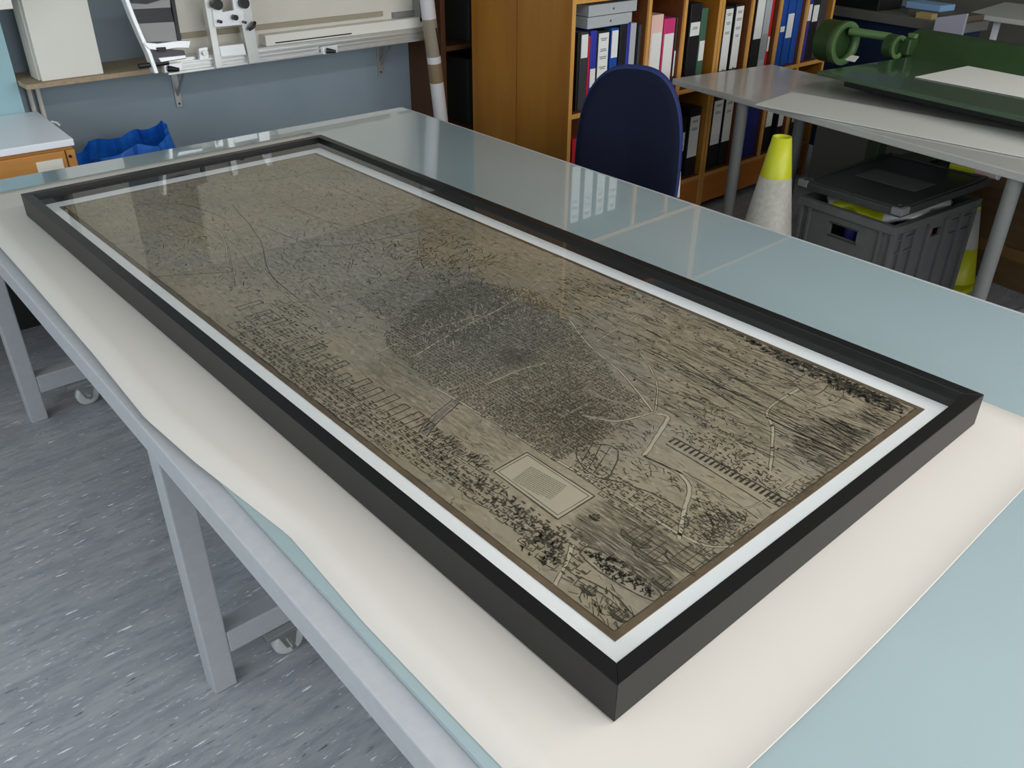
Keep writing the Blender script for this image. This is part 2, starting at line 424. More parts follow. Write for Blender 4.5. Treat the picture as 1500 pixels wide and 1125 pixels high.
# brown margin along the near ends of the print and printed border lines
def rect(x0, x1, y0, y1, mi, dz):
    o = len(V_); V_.extend([(x0, y0, ZI+dz), (x1, y0, ZI+dz), (x1, y1, ZI+dz), (x0, y1, ZI+dz)]); F_.append((o, o+1, o+2, o+3)); I_.append(mi)
rect(MX0, MX1, MY0, MY0+.010, 4, .00002); rect(MX0, MX0+.009, MY0+.010, MY1, 4, .00002); rect(MX1-.006, MX1, MY0+.010, MY1-.005, 4, .00002)
for (x0, y0, x1, y1) in ((MX0+.010, MY0+.011, MX1-.008, MY0+.011), (MX0+.010, MY0+.011, MX0+.010, MY1-.006), (MX1-.008, MY0+.011, MX1-.008, MY1-.006), (MX0+.01, MY1-.006, MX1-.008, MY1-.006)):
    n = 60
    for k in range(n):
        a = k/n; b = (k+1)/n; j = random.uniform(-.0006, .0006)
        stroke(x0+(x1-x0)*a+j, y0+(y1-y0)*a+j, x0+(x1-x0)*b+j, y0+(y1-y0)*b+j, .0022*random.uniform(.7, 1.3), 1, .0001, clip=False)
# --- roads, shore and walls
road([(957, 604), (912, 548), (865, 508), (835, 470)], .006)
road([(957, 604), (905, 617), (860, 610)], .007)
road([(957, 604), (890, 585), (862, 572)], .004)
road([(962, 606), (978, 612), (962, 640), (943, 668)], .011)
road([(960, 602), (962, 560), (940, 520), (925, 498)], .005)
road([(943, 668), (990, 690), (1010, 715), (1003, 745), (995, 790)], .010)
road([(943, 668), (1010, 700), (1090, 745), (1160, 700)], .004)
road([(640, 570), (700, 604), (820, 677), (922, 738), (1020, 795), (1075, 800)], .007)
road([(716, 562), (762, 542), (800, 532)], .006)
road([(610, 520), (680, 478), (740, 448), (812, 396)], .007)
road([(545, 520), (620, 488), (700, 462)], .006)
road([(875, 500), (950, 450), (985, 430)], .006)
road([(1128, 690), (1132, 630), (1125, 600), (1170, 570)], .008)
road([(1128, 625), (1180, 600), (1240, 590)], .005)
road([(960, 600), (1040, 612), (1130, 660), (1230, 700)], .004)
road([(900, 500), (1000, 540), (1120, 610), (1240, 665)], .005)
road([(800, 440), (950, 480), (1080, 540), (1200, 600), (1290, 630)], .005)
road([(600, 330), (720, 390), (800, 440)], .005)
road([(560, 500), (430, 440), (360, 360), (310, 300)], .006)
road([(280, 420), (330, 385), (325, 345), (300, 325), (250, 322), (215, 340)], .006)
road([(250, 402), (330, 392), (345, 405)], .005)
road([(330, 345), (345, 420)], .004)
road([(700, 690), (640, 650), (540, 590), (430, 520), (345, 450)], .005)
# moated oval, lower right; marsh fields
line([(851, 808), (858, 802), (880, 808), (920, 832), (960, 862), (968, 874), (955, 880), (910, 858), (868, 830), (851, 812), (851, 808)], .0022)
line([(853, 800), (880, 805), (925, 830), (972, 866), (975, 885)], .0014)
road([(838, 798), (832, 820), (812, 858)], .010)
line([(850, 845), (900, 872), (930, 905)], .0022); line([(846, 850), (895, 880), (922, 905)], .0014)
line([(880, 700), (925, 712), (980, 735), (1008, 762), (1000, 775), (985, 762), (940, 740)], .0022)
line([(845, 655), (870, 650), (905, 660), (890, 700), (860, 690), (845, 670), (845, 655)], .002)
line([(860, 690), (880, 652)], .0016); line([(870, 694), (893, 655)], .0016); line([(852, 676), (868, 650)], .0016)
line([(230, 405), (345, 398)], .0015); line([(265, 318), (335, 352), (370, 395)], .0015, 2)
# bridge across the river
line([(672, 585), (640, 612), (620, 636)], .010, 5, .00008); line([(676, 588), (644, 616), (625, 640)], .0022); line([(666, 583), (635, 608), (614, 632)], .0018)
# --- cartouche
def quad_px(q, w, mi=1):
    for a, b in zip(q, q[1:]+q[:1]): line([a, b], w, mi, .0003, wob=.0003, sm=False)
cart = [(723, 691), (772, 663), (871, 727), (817, 761)]
cp = [P(*q) for q in cart]; o_ = len(V_); V_.extend([(p[0], p[1], ZI+.0002) for p in cp]); F_.append((o_, o_+1, o_+2, o_+3)); I_.append(3)
quad_px(cart, .0022); quad_px([(730, 691), (773, 667), (863, 727), (817, 755)], .0012)
ROADS.append(([((cp[0][0]*(1-u)+cp[3][0]*u)*(1-v)+(cp[1][0]*(1-u)+cp[2][0]*u)*v, (cp[0][1]*(1-u)+cp[3][1]*u)*(1-v)+(cp[1][1]*(1-u)+cp[2][1]*u)*v) for u in [i/9 for i in range(10)] for v in [i/6 for i in range(7)]], .014))
a_, b_, c_, d_ = [P(*q) for q in ((751, 703), (777, 684), (830, 713), (805, 734))]
for i in range(12):
    t = i/11; s0 = (b_[0]+(a_[0]-b_[0])*t, b_[1]+(a_[1]-b_[1])*t); s1 = (c_[0]+(d_[0]-c_[0])*t, c_[1]+(d_[1]-c_[1])*t); x = 0.
    end = .75 if i == 11 else 1.
    while x < end:
        l = random.uniform(.02, .07); e = min(x+l, end)
        stroke(s0[0]+(s1[0]-s0[0])*x, s0[1]+(s1[1]-s0[1])*x, s0[0]+(s1[0]-s0[0])*e, s0[1]+(s1[1]-s0[1])*e, .0017, 2, .0004); x = e+.014
# --- ships
def ship(px, py, s):
    x, y = P(px, py); up = (1, .0)          # map north points to +X
    def q(a, b): return x+b*s, y-a*s
    hull = [(-1, .35), (-.8, 0), (-.3, -.22), (.4, -.2), (.9, .05), (1.1, .45), (.6, .2), (-.5, .2)]
    h = [q(*p) for p in hull]
    for a, b in zip(h, h[1:]+h[:1]): stroke(*a, *b, .0018, 1, .0003)
    for k in range(7):
        t = -.7+k*.22; stroke(*q(t, -.1), *q(t+.25, -.02), .0018, 1, .0003)
        stroke(*q(t, .08), *q(t+.2, .12), .0012, 1, .0003)
    for mx_, mh in ((-.5, 1.2), (.05, 1.7), (.55, 1.2)):
        stroke(*q(mx_, .1), *q(mx_, mh), .0015, 1, .0003)
        stroke(*q(mx_-.3, mh*.65), *q(mx_+.3, mh*.7), .0012, 1, .0003)
        stroke(*q(mx_-.25, mh*.9), *q(mx_+.22, mh*.92), .001, 1, .0003)
        for sx in (-.35, .35): stroke(*q(mx_, mh*.95), *q(mx_+sx, .15), .0007, 2, .0003)
ship(925, 792, .024); ship(943, 815, .026); ship(996, 828, .03); ship(868, 760, .008)
ship(860, 868, .01); ship(965, 858, .014); ship(903, 905, .012)
# --- houses and marks
core = [(560, 500), (620, 440), (690, 410), (790, 430), (850, 480), (905, 560), (960, 600), (880, 640), (820, 675), (700, 605), (640, 570)]
scatter(core, 2600, house(.0052, 1, 0, .35, .0013)); scatter(core, 900, dash(.008, .0012, 0, .8))
scatter([(520, 440), (600, 400), (700, 400), (760, 450), (700, 500), (600, 500)], 1200, house(.005, 1, .2, .4, .001))
scatter([(700, 600), (840, 560), (900, 600), (850, 650), (810, 670)], 500, house(.007, 1, 0, .25, .0014))
scatter([(780, 605), (840, 590), (900, 625), (850, 660)], 160, house(.008, 1, 0, .2, .0018))
# houses by the lower long edge
scatter([(340, 480), (430, 440), (520, 560), (560, 620), (520, 620), (430, 560)], 260, house(.014, 1, 0, .2, .0022))
scatter([(345, 470), (480, 545), (640, 660), (700, 720), (640, 700), (500, 610), (400, 530)], 520, house(.008, 1, 0, .3, .0017))
for k in range(15):       # garden closes along the shore
    t = k/14; px = 350+(600-350)*t; py = 455+(640-455)*t
    a = P(px, py); l = random.uniform(.03, .055); w_ = .016
    stroke(a[0], a[1], a[0]+l, a[1], .0022, 1, .0002); stroke(a[0], a[1]+w_, a[0]+l, a[1]+w_, .0022, 1, .0002); stroke(a[0]+l, a[1], a[0]+l, a[1]+w_, .0022, 1, .0002)
scatter([(600, 640), (650, 640), (760, 720), (850, 780), (850, 860), (780, 800), (690, 725)], 520, house(.009, 1, .1, .35, .002))
scatter([(600, 600), (640, 625), (720, 680), (715, 700), (640, 670)], 120, dash(.014, .0022, 0, .4))
scatter([(705, 690), (760, 740), (830, 790), (820, 810), (750, 770), (690, 715)], 130, dash(.010, .0034, .2, .6))
scatter([(860, 660), (900, 700), (990, 740), (1010, 770), (980, 780), (900, 740), (840, 690)], 330, house(.009, 1, 0, .3, .0018))
scatter([(1010, 760), (1060, 745), (1110, 775), (1040, 815), (1010, 800)], 300, house(.007, 1, 0, .5, .0018))
scatter([(1130, 735), (1190, 700), (1230, 700), (1160, 745)], 120, house(.008, 1, 0, .3, .0018))
scatter([(980, 630), (1060, 640), (1130, 690), (1150, 725), (1080, 700)], 170, dash(.008, .0018, 0, .7))
scatter([(1040, 590), (1110, 640), (1110, 660), (1010, 620)], 120, dash(.007, .0016, 0, .7))
for k in range(22):       # long row of dark roofs
    t = k/21; x, y = P(980+(1135-980)*t, 648+(736-648)*t)
    stroke(x, y, x+.016, y, .005, 1, .0002, .003); stroke(x+.016, y, x+.016, y-.013, .0022, 1, .0002)
    stroke(x+.004, y-.008, x+.012, y-.010, .0018, 1, .0002)
line([(975, 650), (1050, 695), (1130, 745)], .0024); line([(985, 640), (1060, 682), (1145, 728)], .002)
line([(1000, 690), (1060, 725), (1110, 760)], .0014)
scatter([(855, 808), (900, 815), (965, 865), (955, 878), (900, 850)], 110, bush(.005, 1))
scatter([(780, 760), (840, 800), (830, 830), (800, 840), (760, 800)], 60, bush(.006))
scatter([(835, 865), (900, 860), (930, 900), (905, 920), (860, 900)], 90, dash(.012, .0014, 1.2, .5))
# water hatching
river = [(560, 500), (640, 560), (690, 600), (820, 680), (922, 740), (1030, 800), (985, 850), (945, 890), (975, 870), (860, 800), (720, 690), (640, 640), (520, 570)]
scatter(river, 1100, dash(.022, .0006, math.pi/2, .05, 2))
scatter([(820, 700), (1020, 805), (960, 870), (850, 790)], 500, dash(.03, .0007, math.pi/2, .04, 2))
# fields on the upper side
fields = [(830, 400), (1000, 440), (1340, 600), (1230, 700), (1130, 680), (1000, 620), (960, 600), (880, 500), (800, 430)]
scatter(fields, 1500, dash(.03, .0009, math.pi/2, .08, 2)); scatter(fields, 260, dash(.035, .0019, math.pi/2, .08, 1))
scatter(fields, 260, bush(.0045)); scatter(fields, 300, dash(.012, .0014, math.pi/2, .6, 1))
for k in range(13):
    x, y = P(930+k*24, 500+k*14); line([(x, y), (x+random.uniform(-.01, .01), y-.10), (x+random.uniform(-.02, .02), y-.20)], .0018, 1, .0001, rawxy=True)
    x2 = x+.05; line([(x2, y), (x2+random.uniform(-.01, .01), y-.14)], .0014, 2, .0001, rawxy=True)
scatter([(1060, 480), (1100, 470), (1330, 590), (1320, 610), (1200, 560)], 330, bush(.006)); scatter([(1060, 478), (1100, 470), (1330, 590), (1300, 600)], 240, dash(.03, .0016, math.pi/2, .3))
scatter([(1150, 640), (1290, 590), (1310, 610), (1200, 690)], 260, dash(.03, .0013, math.pi/2, .2))
line([(1160, 560), (1190, 545), (1215, 560), (1190, 580), (1160, 560)], .0018)
line([(1168, 575), (1200, 560), (1235, 570), (1225, 590), (1190, 600)], .0016)
# far, faint countryside
far = [(120, 300), (464, 230), (830, 400), (760, 430), (560, 500), (430, 520), (330, 440), (200, 370)]
scatter(far, 1500, dash(.025, .0009, math.pi/2, .5, 2)); scatter(far, 320, dash(.03, .0018, 1.3, .5, 1)); scatter(far, 500, bush(.005, 2)); scatter(far, 160, bush(.005, 1))
scatter([(540, 370), (640, 330), (740, 380), (660, 420)], 260, dash(.03, .0016, .2, .6, 1))
for q in ([(300, 270), (420, 260), (520, 235)], [(480, 270), (560, 300), (640, 295)], [(380, 330), (470, 360), (560, 350), (640, 330)], [(200, 300), (270, 300), (330, 320)], [(420, 300), (500, 330), (560, 320), (610, 300)], [(340, 300), (380, 350), (395, 400), (440, 440)]):
    line(q, .002, 1)
scatter([(330, 330), (560, 320), (620, 420), (500, 480), (400, 420)], 260, dash(.02, .003, 1.2, .4, 5))
scatter([(600, 480), (760, 420), (800, 440), (640, 520)], 200, dash(.02, .0018, 1.0, .3, 3))
def roof(sz, mi=1):
    def f(x, y):
        s = sz*random.uniform(.7, 1.3); stroke(x, y-s*.6, x+s*.15, y+s*.6, s*.6, mi, .00015, s*.4)
    f.sp = sz*1.9
    return f
scatter(core, 2600, roof(.0034)); scatter([(600, 640), (650, 640), (760, 720), (850, 780), (850, 860), (780, 800), (690, 725)], 260, roof(.006))
scatter([(345, 470), (480, 545), (640, 660), (700, 720), (640, 700), (500, 610), (400, 530)], 260, roof(.006))
scatter([(860, 660), (900, 700), (990, 740), (1100, 765), (1040, 815), (900, 740), (840, 690)], 380, roof(.005))
scatter([(980, 620), (1060, 640), (1140, 690), (1150, 725), (1080, 700)], 160, roof(.005)); scatter([(1130, 735), (1190, 700), (1230, 690), (1160, 745)], 90, roof(.006))
allmap = [(95, 305), (464, 226), (1345, 600), (902, 935)]
scatter(allmap, 1500, dash(.016, .0012, math.pi/2, .35, 2)); scatter(allmap, 500, dash(.010, .0016, math.pi/2, .7, 1)); scatter(allmap, 700, dash(.018, .0011, math.pi/2, .25, 3))
scatter([(860, 600), (960, 620), (940, 670), (980, 690), (900, 720), (850, 660)], 200, dash(.012, .0014, math.pi/2, .5, 1))
scatter([(950, 665), (1000, 690), (1100, 755), (1040, 800), (1010, 740)], 220, dash(.012, .0015, math.pi/2, .5, 1))
for k in range(26):
    px = random.uniform(900, 1230); py = 440+(px-900)*.45+random.uniform(10, 150); x, y = P(px, py); l = random.uniform(.08, .22); d = random.uniform(-.06, .06)
    line([(x, y), (x+d*.4+random.uniform(-.004, .004), y-l*.5), (x+d, y-l)], .0013, random.choice((1, 2)), .0001, rawxy=True)
mp_.v += V_; off0 = 8; mp_.f += [tuple(i+off0 for i in f) for f in F_]; mp_.m += I_; mp_.sm += [False]*len(F_)
mp_.build('map_sheet', [map_mat(), m_ink, m_ink2, m_road, m_edge, m_mauve], pf, recalc=False)

# =================================================================== WALL SIDE: shelf, cabinets, cutter
m_chip = mat('chipboard_edge', (168, 150, 124), .7, noise=(150, 132, 108), nscale=90)
m_offw = mat('off_white_laminate', (222, 220, 212), .5, noise=(218, 216, 208), nscale=8)
m_white = mat('white_laminate', (232, 236, 242), .35)
m_beige = mat('beige_board', (206, 202, 192), .6, noise=(201, 197, 187), nscale=10)
m_alu = mat('aluminium_extrusion', (210, 212, 210), .32, metal=.75)
m_aluw = mat('bright_anodised_aluminium', (236, 238, 240), .3, metal=.35)
m_blk = mat('black_plastic', (26, 26, 28), .4)
m_brk = mat('bracket_steel', (170, 172, 172), .4, metal=.5)
sh = thing('wall_shelf', (1.2, 3.2, .893), 'narrow chipboard shelf on the blue wall under the mat cutter', 'shelf')
MB().box(.318, 2.09, 3.06, 3.299, .893, .91).build('shelf_board', m_chip, sh, bevel=.001)
for px in (259, 557):
    x = aY(px, 130 if px < 300 else 90, 3.29).x
    b = MB(); b.box(x-.013, x+.013, 3.292, 3.2995, .70, .8925); b.box(x-.013, x+.013, 3.10, 3.293, .887, .8925)
    b.prism([(x-.004, 3.292, .745), (x+.004, 3.292, .745), (x+.004, 3.292, .76), (x-.004, 3.292, .76)], (0, -.12, .12))
    bo = b.build('bracket', m_brk, sh, bevel=.0008)
    MB().cyl((x, 3.2925, .715), (x, 3.289, .715), .004, 10).build('screw', m_blk, bo)
# white carcass on the shelf
xl_ = aY(63, 122, 3.08).x; xr_ = aY(153, 111, 3.08).x
o = MB().box(xl_, xr_, 3.08, 3.10, .9105, 1.62).build('panel_board', m_offw, bevel=.002); tag(o, 'large off-white board on edge on the wall shelf left of the mat cutter', 'board')
o = MB().box(xl_-.006, xr_-.03, 3.103, 3.19, .9105, 1.62).build('storage_box', m_beige, bevel=.002); tag(o, 'pale box standing behind the large off-white board on the wall shelf', 'box')
p = aY(20, 13, 2.9)
o = MB().box(-.2, p.x, 2.9, 3.155, p.z, 1.6).build('wall_cupboard', m_offw, bevel=.002); tag(o, 'off-white wall cupboard, only its bottom corner showing at top left', 'cupboard')
for i, (dx, lab) in enumerate(((.375, 'pale conduit under the left end of the wall shelf, left of two'), (.405, 'pale conduit under the left end of the wall shelf, right of two'))):
    o = MB().cyl((dx, 3.285, .0), (dx, 3.285, .892), .009, 12).build('conduit', m_offw); tag(o, lab, 'pipe', 'conduits under the wall shelf')

# plan chest
cz = .8; CH = RZ(.328, 2.691, -3)
ch = thing('plan_chest', (.05, 2.95, 0), 'white-topped plan chest with orange-brown wooden drawers at the far left', 'chest of drawers')
m_wood = mat('golden_veneer', (190, 128, 52), .4, noise=(176, 114, 42), nscale=3, stretch=(1, 1, 12), coat=.15)
m_woodd = mat('golden_veneer_drawer', (196, 138, 72), .42, noise=(182, 124, 60), nscale=3, stretch=(1, 12, 12))
MB(CH).box(-.9, 0, 0, .46, cz-.022, cz).build('top', m_white, ch, bevel=.002)
MB(CH).box(-.89, -.004, .02, .455, .40, cz-.0225).build('carcass', m_woodd, ch, bevel=.002)
for k in range(3):
    z1 = cz-.035-k*.115
    dr = MB(CH).box(-.87, -.035, .004, .0195, z1-.107, z1).build('drawer', m_woodd, ch, bevel=.002)
    MB(CH).box(-.128, -.048, .001, .0038, z1-.055, z1-.022).build('label_card', mat('label_card', (222, 218, 206), .6), dr)
MB(CH).box(-.03, -.004, .004, .0195, .40, cz-.035).build('stile', m_woodd, ch, bevel=.001)
for lx in (-.87, -.05):
    for ly in (.04, .40): MB(CH).box(lx, lx+.03, ly, ly+.03, 0, .3995).build('leg', mat('dark_stand', (40, 40, 38), .5), ch, bevel=.002)
MB(CH).cyl((-.022, .004, cz-.055), (-.022, .0, cz-.055), .005, 12).build('lock', m_blk, ch)
# little white hook on the chest
o = MB().tube([aZ(76, 178, .802), aZ(84, 180, .806), aZ(87, 183, .802)], .0035).build('hook', m_offw); tag(o, 'small white plastic hook on the back edge of the white chest top', 'hook')

# blue polythene sack
m_blue = mat('blue_polythene', (18, 72, 172), .3, noise=(34, 112, 205), nscale=14, coat=.3, bump=.6)
def sack():
    bm = MB(); n = 56; rows = 26; vs = []
    rnd = random.Random(3)
    for r in range(rows):
        t = r/(rows-1); z = t*.685
        for i in range(n):
            a = 2*math.pi*i/n; ca, sa = math.cos(a), math.sin(a)
            R = .145+.03*math.sin(t*2.6)
            R *= 1+.07*math.sin(5*a+6*t)*t+.05*math.sin(11*a-4*t)+.03*math.sin(23*a+9*t)
            x = .582+ca*R*1.2*(1 if ca < 0 else 1.12-.3*t); y = 2.97+sa*R*.75
            zz = z + (t**5)*(.010*math.sin(3*a+1)+.009*math.sin(a*7)+.03*ca)
            vs.append((x, y, zz))
    fs = [(k*n+i, k*n+(i+1) % n, (k+1)*n+(i+1) % n, (k+1)*n+i) for k in range(rows-1) for i in range(n)]
    fs.append(tuple(range(n-1, -1, -1)))
    bm.add(vs, fs, 0, False)
    o = bm.build('plastic_sack', m_blue, recalc=True)
    s = o.modifiers.new('t', 'SOLIDIFY'); s.thickness = .002
    return o
tag(sack(), 'crumpled bright blue plastic sack standing by the blue wall beside the plan chest', 'bag')

# mat cutter
YC = 2.99
mc = thing('mat_cutter', (1.4, 3.1, .892), 'wall-side aluminium mat cutter with beige backboard and sliding cutting head', 'cutting machine')
def plate(pix, Y, d, name, m, parent, bevel=.001):
    pts = [tuple(aY(px, py, Y)) for px, py in pix]
    return MB().prism(pts, (0, d, 0)).build(name, m, parent, bevel=bevel)
MB().box(.86, 2.0, 3.075, 3.10, .935, 1.6).build('backboard', m_beige, mc, bevel=.002)
rl = MB(); rl.box(.795, 2.0, 2.992, 3.058, .892, .900).box(.795, 2.0, 3.008, 3.058, .900, .9105).box(.795, 2.0, 3.008, 3.07, .9108, .944).box(.795, 2.0, 2.996, 3.058, .926, .934).box(.795, 2.0, 3.0, 3.058, .911, .917)
rl.build('rail', m_alu, mc, bevel=.001)
MB().box(1.22, 2.0, 3.02, 3.0745, .9445, .985).build('ledge', m_offw, mc, bevel=.002)
MB().box(1.26, 1.62, 3.016, 3.0198, .952, .956).build('slot', m_blk, mc)
MB().box(.9, 1.82, 3.066, 3.0748, 1.0, 1.02).build('batten', mat('tan_batten', (150, 142, 122), .6), mc, bevel=.001)
MB().box(1.87, 1.995, 3.06, 3.0748, .988, 1.01).build('stop_block', mat('grey_block', (120, 122, 118), .5), mc, bevel=.001)
MB().box(1.985, 2.0, 3.02, 3.075, .965, 1.6).build('end_post', mat('grey_block', (120, 122, 118), .5), mc, bevel=.001)
hd = plate([(311, 12), (325, 10), (326, 18), (343, 15), (341, 0), (356, 0), (358, 36), (315, 40)], YC-.02, .012, 'head_plate', m_aluw, mc)
plate([(294, -30), (304, -30), (326, 97), (317, 101)], YC-.01, .03, 'guide_arm', m_alu, mc)
plate([(348, 6), (353, -30), (362, -30), (381, 90), (366, 94)], YC-.01, .03, 'guide_arm', m_alu, mc)
plate([(321, 68), (357, 64), (361, 80), (324, 83)], YC-.008, .02, 'lower_plate', m_aluw, mc)
bl = plate([(291, 71), (304, 69), (306, 86), (293, 88)], YC-.012, .02, 'clamp_block', m_aluw, mc)
p = aY(299, 77, YC-.012); MB().cyl(p, p+Vector((0, -.014, 0)), .011, 16).build('clamp_screw', m_zinc, bl)
for (px, py, r) in ((316, 6, .019), (355, 4, .019), (342, 25, .010), (320, 31, .006), (356, 32, .005)):
    p = aY(px, py, YC-.02); MB().cyl(p, p+Vector((0, -.022, 0)), r, 20).build('knob', m_blk, mc, bevel=.002)
lv = MB(); a = aY(373, 33, YC-.02); b = aY(365, 43, YC-.02); lv.tube([a, (a+b)/2+Vector((0, -.015, 0)), b], .007); lv.build('lever', m_blk, mc)
for (px, py) in ((252, 98), (482, 72)):
    p = aY(px, py, YC); q = MB().box(p.x-.035, p.x+.035, YC-.012, YC+.012, p.z-.016, p.z+.014).build('stop_clamp', m_aluw, mc, bevel=.002)
    MB().cone(p+Vector((-.02, -.012, -.002)), p+Vector((.012, -.034, -.006)), .012, .006, 14).build('knob', m_blk, q)
# striped curved wing at the cutter's left end
cw = thing('curved_cutting_arm', (.8, 3.0, .9), 'curved white-edged arm with black and grey bands at the left end of the mat cutter', 'cutting tool')
YW = 2.935
pts = [(176, -20), (183, 0), (193, 26), (205, 54), (217, 80), (227, 108)]
c = MB(); ppts = [aY(px, py, YW) for px, py in pts]; fr_ = [q for q in ppts]
poly = [tuple(q) for q in fr_]+[tuple(q+Vector((.015, 0, 0))) for q in reversed(fr_)]
MB().prism(poly, (0, .04, 0)).build('white_edge', m_aluw, cw, bevel=.002)
gA = mat('grey_band', (150, 148, 148), .35); gB = mat('dark_band', (30, 31, 36), .3); gC = mat('slate_band', (78, 76, 84), .4)
def band(q, m, nm): plate(q, YW+.008, .012, nm, m, cw, .0005)
band([(180, -20), (247, -20), (250, 11), (188, 14)], gA, 'grey_panel')
band([(188, 14), (250, 11), (255, 32), (197, 35)], gB, 'dark_panel')
band([(197, 35), (255, 32), (262, 60), (208, 62)], gA, 'grey_panel')
plate([(180, -20), (247, -20), (249, -4), (215, 6), (185, 4)], YW+.003, .004, 'dark_panel', gB, cw, .0005)
band([(212, 70), (270, 74), (273, 86), (233, 92), (222, 92)], gC, 'slate_panel')
plate([(208, 62), (232, 64), (262, 60), (279, 60), (277, 70), (258, 70), (236, 74), (219, 72)], YW-.004, .02, 'white_arm', m_aluw, cw)
plate([(232, 85), (272, 81), (273, 85), (236, 91)], YW, .02, 'white_strip', m_aluw, cw)
plate([(230, 70), (243, 69), (244, 75), (232, 76)], YW-.012, .01, 'clip', m_blk, cw)
plate([(247, -20), (253, -20), (266, 60), (261, 62)], YW+.002, .02, 'dark_edge', gB, cw)
p = aY(203, 97, YW+.02); MB().cyl(p, p+Vector((.11, 0, 0)), .009, 14).build('spindle', m_blk, cw)

# postal tube leaning in the corner
pt = thing('postal_tube', (2.33, 3.0, 0), 'tall white cardboard tube with brown tape leaning in the corner beside the dark shelves', 'tube')
def tube_pt(py): # follow image line on plane Y=2.98
    px = 625.5+(646-625.5)*(py/175.0); return aY(px, py, 2.935)
A0 = tube_pt(-150); A1 = tube_pt(240); d = (A1-A0)
base = A1 + d*(A1.z/(-d.z))*1.0
tw = .032
MB().cyl(base, A0, tw).build('tube_body', mat('white_card', (196, 194, 196), .5), pt)
def seg(py0, py1, m, r=.0328):
    MB().cyl(tube_pt(py0), tube_pt(py1), r).build('tape_band', m, pt)
seg(92, 120, mat('brown_tape', (122, 104, 78), .4)); seg(27, 82, mat('pale_tape', (136, 124, 108), .35), .0325); 
sc = MB(); a = tube_pt(40); b = tube_pt(80); 
MB().prism([tuple(a+Vector((.004, -.034, 0))), tuple(a+Vector((.014, -.032, 0))), tuple(b+Vector((.02, -.03, 0))), tuple(b+Vector((.014, -.033, 0)))], (0, .004, 0)).build('slit', m_blk, pt)

# dark open shelves in the corner
m_dkw = mat('dark_brown_veneer', (92, 58, 30), .5, noise=(80, 48, 24), nscale=3, stretch=(12, 12, 1))
dk = thing('open_shelves', (2.6, 3.15, 0), 'dark brown open shelves against the back wall between postal tube and bookcase', 'bookcase')
D = MB(); D.box(2.11, 2.135, 3.03, 3.298, 0, 2.0).box(3.2, 3.225, 3.03, 3.298, 0, 2.0).box(2.135, 3.2, 3.285, 3.298, 0, 2.0)
D.build('side_panel', m_dkw, dk, bevel=.001)
for z in (.05, .43, .82, 1.2, 1.975): MB().box(2.136, 3.199, 3.035, 3.284, z, z+.022).build('shelf', m_dkw, dk, bevel=.001)
m_dkfile = mat('dim_grey_card', (58, 60, 60), .5)
for i in range(7):
    x = 2.29+i*.085
    o = MB().box(x, x+.075, 3.06, 3.27, .4525, .4525+.31-(i % 3)*.015).build('box_file', [m_dkfile, mat('charcoal_card', (38, 36, 34), .5)][i % 2], bevel=.003)
    tag(o, 'dim grey box file on the dark shelves in the corner', 'file', 'box files on the dark corner shelves')
for i in range(4):
    x = 2.30+i*.085
    o = MB().box(x, x+.07, 3.06, 3.27, .8425, .8425+.29).build('box_file', m_dkfile, bevel=.003)
    tag(o, 'dim grey box file on the upper dark corner shelf', 'file', 'box files on the upper dark corner shelf')

# =================================================================== BOOKCASES
YB = 2.25; DEP = .33
m_oakf = mat('oak_edge', (214, 158, 84), .45, noise=(198, 142, 70), nscale=4, stretch=(20, 20, 1))
m_oaki = mat('oak_inside', (112, 62, 26), .5, noise=(98, 52, 22), nscale=3, stretch=(12, 12, 1))
m_oaks = mat('oak_side', (160, 108, 34), .42, noise=(142, 90, 24), nscale=2.2, stretch=(6, 6, .7))
TOPS = 1.12; TOP = 1.98
def bookcase(x0, x1, posts, label, kick=True):
    b = thing('bookcase', ((x0+x1)/2, YB+DEP/2, 0), label, 'bookcase')
    sd = MB(); sd.box(x0, x0+.02, YB+.001, YB+DEP, 0, TOP).box(x1-.02, x1, YB+.001, YB+DEP, 0, TOP)
    sd.build('side_panel', m_oaks, b, bevel=.001)
    MB().box(x0+.02, x1-.02, YB+DEP-.01, YB+DEP, 0, TOP).build('back_panel', m_oaki, b)
    for z in (.19, .645, 1.10, 1.52, TOP-.02):
        s = MB(); s.box(x0+.0205, x1-.0205, YB+.003, YB+DEP-.011, z, z+.02, 0)
        s.box(x0+.0205, x1-.0205, YB+.0003, YB+.003, z, z+.02, 1)
        s.build('shelf', [m_oaki, m_oakf], b)
    for x in (x0, x1-.02): MB().box(x, x+.02, YB-.001, YB+.001, 0, TOP).build('edge_strip', m_oakf, b)
    for p in posts:
        for z0, z1 in ((.2105, .6445), (.6655, 1.0995), (1.1205, 1.5195)):
            s = MB(); s.box(p-.009, p+.009, YB+.012, YB+DEP-.011, z0, z1, 0); s.box(p-.009, p+.009, YB+.0008, YB+.012, z0, z1, 1)
            s.build('divider', [m_oaki, m_oakf], b)
    MB().box(x0+.0205, x1-.0205, YB+.0005, YB+.02, .05, .1895).build('plinth', mat('oak_plinth', (196, 120, 50), .45, noise=(184, 108, 42), nscale=3, stretch=(1, 10, 10)), b)
    return b
bookcase(2.178, 3.178, [2.662, 2.912], 'golden oak bookcase of lever arch files behind the blue chair, its plain side facing left')
bookcase(3.182, 4.20, [3.44, 3.69, 3.938], 'golden oak bookcase of blue and white files behind the grey table')
rb = thing('bookcase', (2.68, YB+DEP+.17, 0), 'golden oak bookcase standing back to back behind the file bookcase, only its side showing', 'bookcase')
MB().box(2.178, 2.198, YB+DEP+.004, YB+DEP+.31, 0, TOP).build('side_panel', m_oaks, rb, bevel=.001)
MB().box(2.198, 3.15, YB+DEP+.004, YB+DEP+.014, 0, TOP).build('back_panel', m_oaki, rb)
